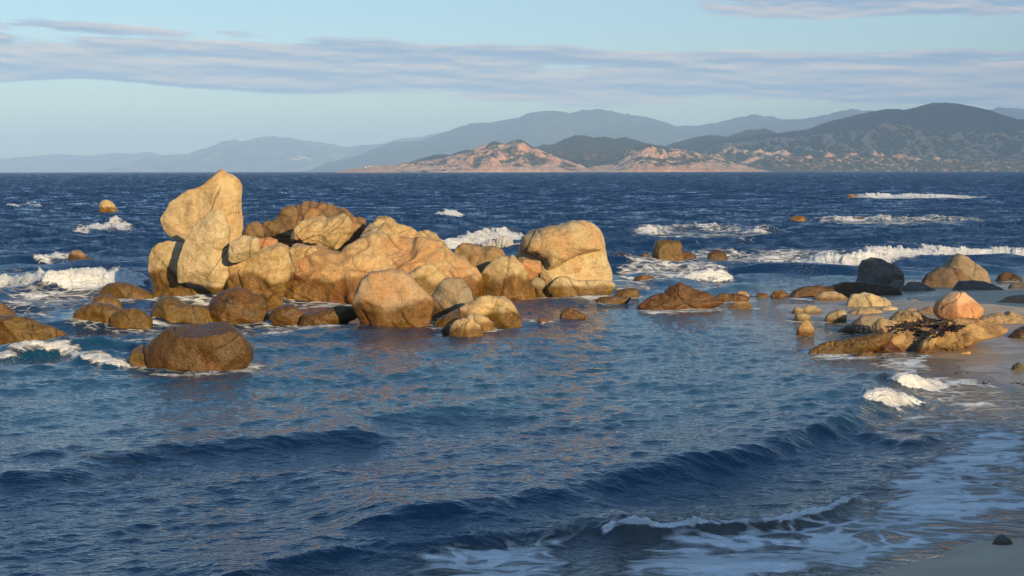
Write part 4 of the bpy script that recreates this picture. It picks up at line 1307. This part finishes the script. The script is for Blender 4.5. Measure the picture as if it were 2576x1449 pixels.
rock('dark_rock', 'small dark rock leaning on the right of the round dark boulder', 4,
     [(1735, 640), (1750, 605), (1790, 575), (1842, 580), (1852, 640)], DGREY, D=49.4, facets=2, wet=0, rust=0.05, group=GW)
rock('peaked_boulder', 'tall peaked boulder with a sunlit right flank', 4,
     [(2040, 600), (2090, 490), (2140, 430), (2180, 414), (2222, 430), (2290, 480), (2342, 520), (2364, 560), (2368, 620), (2200, 650), (2060, 650)], (0.30, 0.24, 0.16), D=52.4, facets=4, wet=0, rust=0.1, group=GW, rough=0.7)
rock('brown_boulder', 'brown sloping boulder against the left of the tall peaked one', 4,
     [(1942, 620), (1990, 542), (2060, 505), (2120, 500), (2190, 520), (2230, 580), (2210, 650), (2050, 660), (1960, 650)], (0.19, 0.13, 0.085), D=50.6, facets=4, wet=0, rust=0.15, group=GW, rough=0.7)
rock('dark_rock', 'low grey rock in front of the brown sloping boulder', 4,
     [(1825, 680), (1840, 620), (1880, 588), (1940, 588), (2000, 620), (2060, 650), (2095, 680), (1980, 698)], DGREY, D=48.0, facets=3, wet=0, rust=0.0, group=GW, rough=0.7)
rock('dark_rock', 'wide low grey rock below the tall peaked boulder', 4,
     [(2125, 660), (2180, 584), (2260, 578), (2340, 588), (2420, 618), (2490, 655), (2485, 690), (2300, 702), (2140, 690)], DGREY, D=47.6, facets=4, wet=0, rust=0.0, group=GW, rough=0.7)
rock('dark_rock', 'dark wet rock in the sea right of the tall peaked boulder', 4,
     [(2382, 584), (2420, 544), (2470, 523), (2512, 538), (2566, 562), (2545, 586)], (0.16, 0.12, 0.09), Yb=708, facets=3, wet=2, group=GW)
rock('dark_rock', 'dark grey rock cut by the right edge under the tall peaked boulder', 4,
     [(2465, 660), (2500, 600), (2570, 583), (2660, 590), (2700, 680), (2600, 700), (2470, 690)], DGREY, D=48.2, facets=3, wet=0, rust=0.0, group=GW)

# --- sandy rocks on the beach
rock('pale_outcrop', 'pale cream rock with a lumpy top on the wet sand', 8,
     [(885, 640), (892, 590), (912, 530), (960, 464), (1020, 456), (1080, 442), (1130, 454), (1180, 480), (1260, 498), (1312, 540), (1335, 580), (1345, 660), (1200, 700), (1000, 720), (900, 700)], PALE, D=42.4, dep=0.7, facets=4, crag=0.25, wet=0, rust=0.05, group=GP)
rock('small_rock', 'small cream knob at the right foot of the pale lumpy rock', 8,
     [(1205, 640), (1230, 590), (1300, 570), (1380, 585), (1402, 625), (1380, 660), (1290, 672), (1220, 665)], PALE, D=41.2, facets=2, wet=0, rust=0.05, group=GP, rough=0.7)
rock('pale_ramp', 'tan ramp of rock below the pale lumpy rock', 8,
     [(862, 750), (890, 690), (930, 630), (1000, 600), (1120, 590), (1230, 610), (1260, 660), (1150, 730), (1000, 760), (900, 765)], (0.43, 0.34, 0.22), D=40.6, dep=0.6, facets=3, wet=0, rust=0.1, group=GP, rough=0.7)
rock('cobble', 'smooth round tan cobble left of the pale ramp', 8,
     [(686, 722), (708, 670), (760, 628), (820, 605), (882, 613), (912, 650), (900, 710), (850, 732), (750, 734)], (0.42, 0.34, 0.20), Yb=812, dep=0.9, facets=2, wet=0.12, rust=0.1, group=GP, rough=0.5)
rock('low_rock', 'two humped tan rock in the thin wash', 8,
     [(352, 650), (410, 600), (440, 578), (490, 600), (540, 568), (612, 574), (678, 612), (600, 646), (440, 656)], (0.42, 0.35, 0.20), Yb=791, facets=3, wet=0.1, rust=0.0, group=GP, rough=0.8)
rock('low_rock', 'low tan dome just below the two humped rock', 8,
     [(360, 712), (430, 654), (510, 638), (562, 660), (574, 705), (500, 724), (420, 722)], (0.41, 0.33, 0.19), Yb=809, facets=2, wet=0.12, group=GP, rough=0.6)
rock('standing_stone', 'small upright pointed stone with an orange right side', 8,
     [(415, 842), (450, 770), (500, 704), (545, 698), (582, 740), (598, 800), (590, 846), (500, 856)], (0.40, 0.29, 0.13), Yb=845, facets=3, wet=0.15, rust=0.5, group=GP, rough=0.6, dep=0.9)
rock('low_rock', 'small pale rock in the wash right of the upright stone', 8,
     [(812, 822), (860, 775), (930, 773), (942, 822), (880, 832)], (0.40, 0.33, 0.22), Yb=838, facets=2, wet=0.1, group=GP)
rock('shade_rock', 'blue grey rock in the shade below the pale ramp', 8,
     [(875, 800), (890, 760), (960, 740), (1060, 668), (1200, 663), (1264, 690), (1250, 800), (1130, 846), (980, 848)], (0.30, 0.25, 0.19), Yb=841, facets=4, wet=0.2, rust=0.0, group=GP)
rock('corner_block', 'tan block at the left corner of the ledge below the pink boulder', 8,
     [(1140, 838), (1148, 760), (1200, 698), (1250, 683), (1300, 705), (1372, 720), (1380, 780), (1300, 850), (1200, 860)], (0.42, 0.32, 0.18), D=35.2, facets=4, crag=0.6, wet=0.1, rust=0.4, group=GP)
rock('small_crag', 'tan crag left of the pink boulder', 8,
     [(1285, 730), (1310, 690), (1350, 650), (1400, 630), (1480, 625), (1560, 618), (1602, 640), (1662, 680), (1745, 702), (1740, 770), (1500, 800), (1320, 790)], (0.42, 0.33, 0.19), D=36.0, facets=4, crag=1.1, wet=0, rust=0.25, group=GP)
rock('main_ledge', 'broad orange ledge that carries the pink boulder', 8,
     [(1230, 900), (1270, 840), (1360, 790), (1500, 765), (1700, 728), (1900, 712), (2150, 712), (2250, 735), (2390, 760), (2450, 800), (2400, 850), (2250, 885), (2130, 905), (2000, 965), (1830, 1012), (1700, 1012), (1560, 1034), (1450, 1010), (1350, 975)], (0.45, 0.31, 0.15), Yb=886, dep=0.75, facets=7, crag=1.2, wet=0.14, rust=0.4, group=GP, tilt=0.35)
rock('ledge_bulge', 'big rounded bulge on the front right of the orange ledge above the wet sand', 8,
     [(1720, 1005), (1740, 930), (1800, 850), (1880, 790), (1990, 750), (2120, 760), (2210, 800), (2200, 860), (2120, 910), (2000, 968), (1860, 1016), (1780, 1020)], (0.50, 0.36, 0.17), Yb=886, dep=0.5, facets=4, crag=0.3, wet=0.14, rust=0.4, group=GP, tilt=0.3)
rock('ledge_rib', 'narrow leaning rib of rock in the middle of the orange ledge', 8,
     [(1545, 1036), (1570, 970), (1640, 890), (1720, 830), (1790, 810), (1800, 850), (1740, 920), (1700, 1010), (1620, 1036)], (0.50, 0.34, 0.15), Yb=891, dep=0.6, facets=4, crag=0.4, wet=0.2, rust=0.5, group=GP, tilt=0.3)
rock('ledge_block', 'orange block over the dark wet notch of the ledge', 8,
     [(1290, 900), (1300, 830), (1380, 790), (1500, 780), (1620, 800), (1640, 870), (1560, 960), (1470, 975), (1380, 930)], (0.52, 0.33, 0.14), D=33.9, dep=0.7, facets=5, crag=0.5, wet=0.1, rust=0.7, group=GP, tilt=0.2)
pb = rock('pink_boulder', 'round pink boulder resting on the orange ledge', 8,
     [(1733, 610), (1758, 545), (1810, 480), (1880, 443), (1940, 435), (2010, 449), (2082, 500), (2142, 560), (2178, 600), (2174, 650), (2142, 702), (2060, 720), (1920, 726), (1850, 720), (1780, 693), (1743, 650)], PINK, D=35.4, dep=0.95, facets=2, wet=0, rust=0.25, ext=False, rough=0.5, band=(0.60, 0.74), cat='boulder')
rock('olive_ledge', 'low olive weedy ledge running left into the water', 8,
     [(500, 1030), (560, 990), (620, 955), (680, 918), (760, 898), (850, 888), (1000, 868), (1150, 838), (1290, 826), (1330, 870), (1300, 930), (1180, 990), (900, 1020), (700, 1032)], (0.33, 0.26, 0.10), Yb=890, dep=0.5, facets=5, crag=0.5, wet=0.6, rust=0.3, group=GP)
rock('wet_block', 'dark wet reddish block in the notch of the orange ledge', 8,
     [(1165, 1000), (1188, 920), (1240, 888), (1320, 888), (1362, 940), (1440, 1000), (1300, 1020), (1200, 1022)], (0.20, 0.10, 0.05), Yb=889, facets=4, wet=2, group=GP)
rock('awash_rock', 'brown rock awash in front of the dark wet block', 8,
     [(970, 1046), (1040, 1000), (1130, 998), (1198, 1036), (1080, 1056)], BROWN, Yb=897, facets=2, wet=2, group=GP)
rock('right_crag', 'sunlit jagged crag right of the pink boulder', 8,
     [(2140, 760), (2160, 700), (2200, 680), (2300, 650), (2340, 640), (2400, 650), (2440, 618), (2500, 650), (2576, 680), (2700, 700), (2720, 790), (2440, 830), (2250, 800)], (0.43, 0.33, 0.19), D=37.0, facets=4, crag=0.9, wet=0, rust=0.25, group=GP)
rock('dark_rock', 'dark rock at the right edge below the jagged crag', 8,
     [(2425, 860), (2500, 790), (2576, 758), (2680, 760), (2720, 880), (2576, 900), (2480, 895)], (0.20, 0.16, 0.11), D=34.2, facets=4, crag=0.4, wet=2, group=GP)
rock('shade_mound', 'broad brown mound in shade behind the jagged crag', 8,
     [(2140, 690), (2180, 610), (2320, 545), (2420, 490), (2520, 473), (2680, 470), (2760, 660), (2400, 700)], (0.30, 0.24, 0.16), D=41.5, facets=4, crag=0.3, wet=0, group=GP)
rock('shade_rock', 'small grey rock on shaded sand between the pink boulder and dark rocks', 8,
     [(1462, 580), (1475, 545), (1520, 514), (1600, 514), (1690, 540), (1690, 585)], (0.30, 0.25, 0.18), Yb=772, facets=3, wet=0, group=GP)
rock('shade_rock', 'small dark rock behind the tan crag', 8,
     [(1445, 650), (1460, 615), (1500, 588), (1560, 598), (1600, 660)], (0.30, 0.25, 0.18), D=39.5, facets=3, wet=0, group=GP)
rock('shade_rock', 'dark rock filling the gap behind the pink boulder', 8,
     [(1560, 680), (1580, 610), (1680, 585), (1800, 580), (1850, 650), (1800, 720), (1600, 730)], (0.27, 0.22, 0.16), D=39.8, facets=4, crag=0.3, wet=0, group=GP)
rock('pebble', 'small flat yellow stone on the wet sand', 8,
     [(1966, 1044), (1975, 1018), (2020, 1008), (2062, 998), (2080, 1020), (2078, 1046)], (0.55, 0.36, 0.12), Yb=896, facets=4, wet=0, rust=0.2, rough=0.4)
rock('cobble', 'dark mossy cobble on wet sand at the right edge', 8,
     [(2452, 1172), (2478, 1130), (2530, 1103), (2562, 1128), (2582, 1180), (2540, 1200), (2470, 1194)], (0.14, 0.13, 0.07), Yb=936, facets=3, wet=0, rust=0.0, rough=1.2)
rock('stone', 'dark angular stone at the water edge in the lower right corner', 9,
     [(1772, 1252), (1800, 1215), (1832, 1188), (1862, 1208), (1898, 1236), (1880, 1268), (1810, 1276)], (0.17, 0.15, 0.12), Yb=1377, facets=5, wet=0.05, rust=0.1, rough=0.9)
# outcrop beyond the right edge of the view, whose shade lies over the grey boulders
rock('shore_outcrop', 'tall rock outcrop on the sand east of the pink boulder', 0,
     [(3020, 450), (3080, 400), (3200, 350), (3330, 335), (3470, 350), (3560, 400), (3620, 520), (3640, 800), (3500, 830), (3100, 830), (3010, 780)], BROWN, D=34.6, dep=0.9, facets=6, crag=0.5, wet=0)

build_sea()

# ------------------------------------------------------------------ sea spray and froth
def blob_cloud(name, label, items, mat, seed):
    r = np.random.default_rng(seed)
    t = (1 + 5 ** 0.5) / 2
    iv = np.array([(-1, t, 0), (1, t, 0), (-1, -t, 0), (1, -t, 0), (0, -1, t), (0, 1, t), (0, -1, -t), (0, 1, -t), (t, 0, -1), (t, 0, 1), (-t, 0, -1), (-t, 0, 1)]) / math.sqrt(1 + t * t)
    fi = np.array([(0, 11, 5), (0, 5, 1), (0, 1, 7), (0, 7, 10), (0, 10, 11), (1, 5, 9), (5, 11, 4), (11, 10, 2), (10, 7, 6), (7, 1, 8), (3, 9, 4), (3, 4, 2), (3, 2, 6), (3, 6, 8), (3, 8, 9), (4, 9, 5), (2, 4, 11), (6, 2, 10), (8, 6, 7), (9, 8, 1)])
    V, Fc, off = [], [], 0
    for pos, rad in items:
        n = len(pos)
        jit = 1 + 0.35 * r.normal(size=(n, 12, 1))
        v = pos[:, None, :] + iv[None] * jit * rad[:, None, None] * np.array([1.25, 1.0, 0.85])
        V.append(v.reshape(-1, 3))
        Fc.append((fi[None] + (np.arange(n) * 12)[:, None, None] + off).reshape(-1, 3))
        off += n * 12
    o = link(name, np.concatenate(V), np.concatenate(Fc), mat)
    o['kind'] = 'stuff'
    o['label'] = label
    return o


# photo position of the foot, width px, height px, count, depth m
SPLASH = [
    (1268, 618, 90, 44, 520, 1.0), (1160, 614, 70, 12, 120, 0.8), (298, 584, 60, 28, 260, 1.2), (240, 584, 70, 10, 90, 1.0), (150, 660, 60, 26, 240, 0.9),
    (35, 702, 60, 22, 200, 0.8), (110, 715, 120, 26, 320, 0.9), (230, 718, 160, 26, 420, 0.9), (335, 718, 110, 28, 320, 0.9),
    (20, 915, 70, 30, 260, 0.4), (110, 895, 90, 16, 150, 0.3), (200, 905, 70, 20, 160, 0.3),
    (2040, 696, 60, 46, 150, 0.5), (2330, 648, 150, 18, 90, 0.9), (2440, 640, 240, 14, 95, 0.9), (2415, 643, 50, 26, 150, 0.6), (2250, 656, 120, 12, 80, 0.8),
    (1760, 714, 150, 18, 260, 0.6), (1722, 705, 30, 24, 90, 0.5), (1655, 745, 30, 10, 0, 0.4),
    (1690, 584, 90, 14, 160, 1.2), (1735, 576, 40, 14, 110, 1.0), (2345, 553, 40, 12, 120, 1.2), (2240, 555, 150, 6, 120, 1.2), (2290, 499, 190, 11, 300, 2.2),
    (655, 752, 40, 22, 140, 0.5), (2240, 1032, 90, 34, 420, 0.3), (2312, 978, 90, 44, 360, 0.35), (2300, 920, 60, 34, 160, 0.35), (2180, 858, 50, 40, 90, 0.5),
    (665, 1440, 50, 26, 160, 0.25), (2260, 900, 60, 14, 90, 0.3),
]
drops, heapV, heapF, hoff = [], [], [], 0
rs = np.random.default_rng(21)
hu, hf = cube_sphere(26)
HEAPS = {(1268, 618)}
for X0, Y0, wpx, hpx, cnt, dm in SPLASH:
    if cnt == 0:
        continue
    g0 = ground(X0, Y0, 0.05)
    mpp = g0[1] / F
    nl = int(np.clip(wpx / max(hpx, 6) * 1.6, 2, 9)) if cnt > 105 and (X0, Y0) in HEAPS else 0
    for q in range(nl):
        fx_ = (q + 0.5) / nl - 0.5 + rs.normal() * 0.05
        e_ = math.exp(-(fx_ * 2.2) ** 2) * rs.uniform(0.65, 1.0)
        rz = hpx * mpp * 0.66 * e_
        rx_ = wpx * mpp / nl * rs.uniform(0.7, 1.1)
        ry_ = min(0.45 * dm, rx_ * 1.3) * rs.uniform(0.7, 1.0)
        ctr = np.array([g0[0] + fx_ * wpx * mpp, g0[1] + ry_ + rs.normal() * 0.1, 0.10 if g0[1] < 33 else 0.0])
        so = rs.uniform(-50, 50, 3)
        sz_ = max(rz, 0.05)
        v_ = hu * np.array([rx_, ry_, rz]) + ctr
        dsp = 0.30 * fbm(v_ / sz_ * 1.3 + so, 4, 0.62) + 0.22 * (ridged(v_ / sz_ * 2.4 + so, 4, 0.6) - 0.6)
        v_ = v_ + hu * (dsp * sz_ * 1.1)[:, None]
        heapV.append(v_)
        heapF.append(hf + hoff)
        hoff += len(v_)
    nd = int(cnt * 0.9) if cnt > 99 else cnt * 3
    t = rs.normal(size=nd) * 0.30
    hz = rs.random(nd) ** 1.1 * 1.15 * np.exp(-(t * 1.7) ** 2)
    pos = np.stack([g0[0] + t * wpx * mpp * 1.2, g0[1] + 0.2 * dm + rs.normal(size=nd) * 0.3 * dm, 0.03 + hz * hpx * mpp], 1)
    drops.append((pos, mpp * (0.25 + 0.55 * rs.random(nd) ** 2)))
fo_ = link('sea_foam', np.concatenate(heapV), np.concatenate(heapF), M_FOAM)
fo_['kind'] = 'stuff'
fo_['label'] = 'white froth heaped on the breaking crests'
blob_cloud('sea_spray', 'fine white droplets thrown up by the breakers', drops, M_FOAM, 6)

# ------------------------------------------------------------------ seaweed and wrack
M_WEED = plain_mat('seaweed', (0.045, 0.026, 0.016), 0.75, 30, 0.5)


def strands(name, label, spots, seed, on_z, lng, wd):
    r = np.random.default_rng(seed)
    V, Fc = [], []
    for (cx, cy, rx, ry, n) in spots:
        g = ground(cx, cy, on_z)
        mpp = g[1] / F
        for _ in range(n):
            a = r.uniform(0, 2 * math.pi)
            q = math.sqrt(r.random())
            x = g[0] + math.cos(a) * q * rx * mpp
            y = g[1] + math.sin(a) * q * ry * mpp * g[1] / H
            b = r.uniform(0, 2 * math.pi)
            L_ = lng * r.uniform(0.5, 1.3)
            w_ = wd * r.uniform(0.6, 1.4)
            o0 = len(V)
            for k in range(4):
                s_ = k / 3
                px_ = x + math.cos(b) * L_ * s_ + r.normal() * 0.01
                py_ = y + math.sin(b) * L_ * s_
                pz = on_z + 0.02 * math.sin(math.pi * s_) + r.uniform(0, 0.015)
                nx_, ny_ = -math.sin(b) * w_, math.cos(b) * w_
                V.append((px_ - nx_, py_ - ny_, pz))
                V.append((px_ + nx_, py_ + ny_, pz + 0.015))
            for k in range(3):
                Fc.append((o0 + 2 * k, o0 + 2 * k + 1, o0 + 2 * k + 3, o0 + 2 * k + 2))
    o = link(name, V, np.array(Fc), M_WEED)
    o['kind'] = 'stuff'
    o['label'] = label
    return o



from mathutils.bvhtree import BVHTree
LEDGE = [o for o in COL.objects if o.name.split('.')[0] in ('main_ledge', 'ledge_bulge', 'ledge_rib', 'ledge_block', 'small_crag', 'corner_block')]
TREES = []
for o_ in LEDGE:
    vv = [v.co + o_.location for v in o_.data.vertices]
    TREES.append(BVHTree.FromPolygons(vv, [tuple(p.vertices) for p in o_.data.polygons]))


def ledge_hit(X, Y):
    d = Vector(ray(X, Y)).normalized()
    best = None
    for t_ in TREES:
        h_ = t_.ray_cast(Vector((0, 0, H)), d)
        if h_[0] is not None and (best is None or h_[3] < best[3]):
            best = h_
    return best


def weed_on_ledge():
    r = np.random.default_rng(77)
    V, Fc = [], []
    path = [[(1260, 815), (1340, 790), (1450, 775), (1560, 770), (1640, 745), (1740, 725)], [(1640, 850), (1720, 820), (1800, 800), (1880, 770), (1900, 745)]]
    for pl in path:
        pl = np.array(pl, float)
        for _ in range(520):
            t_ = r.random() * (len(pl) - 1)
            i_ = int(t_)
            q = pl[i_] + (pl[i_ + 1] - pl[i_]) * (t_ - i_) + r.normal(size=2) * np.array([16, 11])
            h_ = ledge_hit(1886.7 + q[0] * 0.26758, 616.3 + q[1] * 0.26758)
            if h_ is None:
                continue
            p0, nn_ = np.array(h_[0]), np.array(h_[1])
            b = r.uniform(0, 2 * math.pi)
            dr = np.array([math.cos(b), math.sin(b), 0.0])
            dr -= nn_ * (dr @ nn_)
            sd = np.cross(nn_, dr)
            L_, w_ = r.uniform(0.12, 0.28), r.uniform(0.018, 0.036)
            o0 = len(V)
            for k in range(4):
                s_ = k / 3
                c_ = p0 + dr * L_ * s_ + nn_ * (0.008 + 0.012 * math.sin(3.1 * s_) + r.uniform(0, 0.01))
                V.append(c_ - sd * w_)
                V.append(c_ + sd * w_)
            for k in range(3):
                Fc.append((o0 + 2 * k, o0 + 2 * k + 1, o0 + 2 * k + 3, o0 + 2 * k + 2))
    o = link('seaweed', V, np.array(Fc), M_WEED)
    o['kind'] = 'stuff'
    o['label'] = 'dark purple seaweed draped over the orange ledge'


weed_on_ledge()
strands('beach_wrack', 'dark seaweed scraps left on the wet sand', [(2470, 967, 26, 2, 7), (2420, 942, 30, 2, 4), (2562, 968, 22, 2, 9), (2330, 752, 60, 1, 14), (2260, 754, 40, 1, 10)], 32, 0.1, 0.09, 0.008)

# ------------------------------------------------------------------ far houses
M_WALL = plain_mat('white_wall', (0.8, 0.78, 0.74), 0.8, 0.05, 0.1)
HV = np.array([(-1, -1, 0), (1, -1, 0), (1, 1, 0), (-1, 1, 0), (-1, -1, 1), (1, -1, 1), (1, 1, 1), (-1, 1, 1), (-1, 0, 1.5), (1, 0, 1.5)], float)

HF4 = [(0, 1, 5, 4), (2, 3, 7, 6), (1, 2, 6, 5), (3, 0, 4, 7)]
M_ROOF = plain_mat('roof_tile', (0.42, 0.25, 0.17), 0.9, 0.05, 0.2)
FARM = [o for o in COL.objects if o.name.startswith(('mountain', 'headland', 'hill'))]
FT = []
for o_ in FARM:
    FT.append(BVHTree.FromPolygons([v.co for v in o_.data.vertices], [tuple(p.vertices) for p in o_.data.polygons]))


def far_hit(X, Y):
    d = Vector(ray(X, Y)).normalized()
    hs = [t_.ray_cast(Vector((0, 0, H)), d) for t_ in FT]
    hs = [h_ for h_ in hs if h_[0] is not None]
    return min(hs, key=lambda h_: h_[3]) if hs else None


def build_houses():
    r = np.random.default_rng(8)
    spots = [(735, 401, 'a'), (741, 400, 'a'), (747, 402, 'a'), (754, 400, 'a'), (760, 398, 'a'), (767, 397, 'a'), (773, 399, 'a'), (779, 403, 'a'), (784, 400, 'a'), (921, 421, 'b'), (928, 419, 'b'), (935, 420, 'b')]
    for X, Y, w_ in spots:
        h_ = far_hit(X, Y)
        if h_ is None:
            continue
        p0 = np.array(h_[0])
        sc = p0[1] / F * r.uniform(1.3, 2.2)
        e = bpy.data.objects.new('house', None)
        e.location = p0
        COL.objects.link(e)
        e['category'] = 'house'
        e['group'] = 'white houses on the far slopes'
        e['label'] = 'small white house in the hamlet on the pale blue slope' if w_ == 'a' else 'small white house at the left tip of the pink headland'
        v = HV * np.array([sc, sc * 0.8, sc * 0.9])
        link('wall', v[:8] - np.array([0, 0, sc * 0.5]) * (HV[:8, 2:3] == 0), np.array(HF4), M_WALL, parent=e, smooth_=False)
        rv = v[4:] * np.array([1.08, 1.08, 1]) + np.array([0, 0, 0.02 * sc])
        link('roof', rv, np.array([(0, 1, 5, 4), (2, 3, 4, 5)]), M_ROOF, parent=e, smooth_=False)


build_houses()

# ------------------------------------------------------------------ unseen cloud, placed sunward to shade the right hills
M_CLOUD = plain_mat('cloud_white', (0.85, 0.85, 0.85), 1.0, 0.002, 0.05)
u_, f_ = cube_sphere(40)
cz = 980.0
tcl = (cz - 150) / math.tan(R(SUN_EL))
tgt = np.array([2350.0, 6500.0])
cc = tgt + tcl * np.array([math.sin(R(SUN_AZ)), -math.cos(R(SUN_AZ))])
pc = u_ * np.array([1350.0, 1500.0, 130.0])
pc = pc * (1 + 0.35 * fbm(u_ * 2.2 + 5, 4))[:, None] + np.array([cc[0], cc[1], cz])
cl = link('cloud', pc, f_, M_CLOUD)
structure(cl)

# ------------------------------------------------------------------ haze
hm = bpy.data.materials.new('haze_air')
hm.use_nodes = True
hm.node_tree.nodes.clear()
kh = NT(hm.node_tree)
ho = kh.n('ShaderNodeOutputMaterial')
pv = kh.n('ShaderNodeVolumePrincipled')
pv.inputs['Color'].default_value = (0.40, 0.63, 0.98, 1)
pv.inputs['Density'].default_value = 7.5e-5
pv.inputs['Anisotropy'].default_value = -0.2
hm.node_tree.links.new(pv.outputs[0], ho.inputs['Volume'])
bx = np.array([(x, y, z) for x in (-28000, 28000) for y in (-6000, 28500) for z in (-6.0, 740.0)], float)
hz_ = link('haze', bx, np.array([(0, 1, 3, 2), (4, 6, 7, 5), (0, 4, 5, 1), (2, 3, 7, 6), (0, 2, 6, 4), (1, 5, 7, 3)]), hm, smooth_=False)
hz_['kind'] = 'stuff'
hz_['label'] = 'thin blue sea haze'
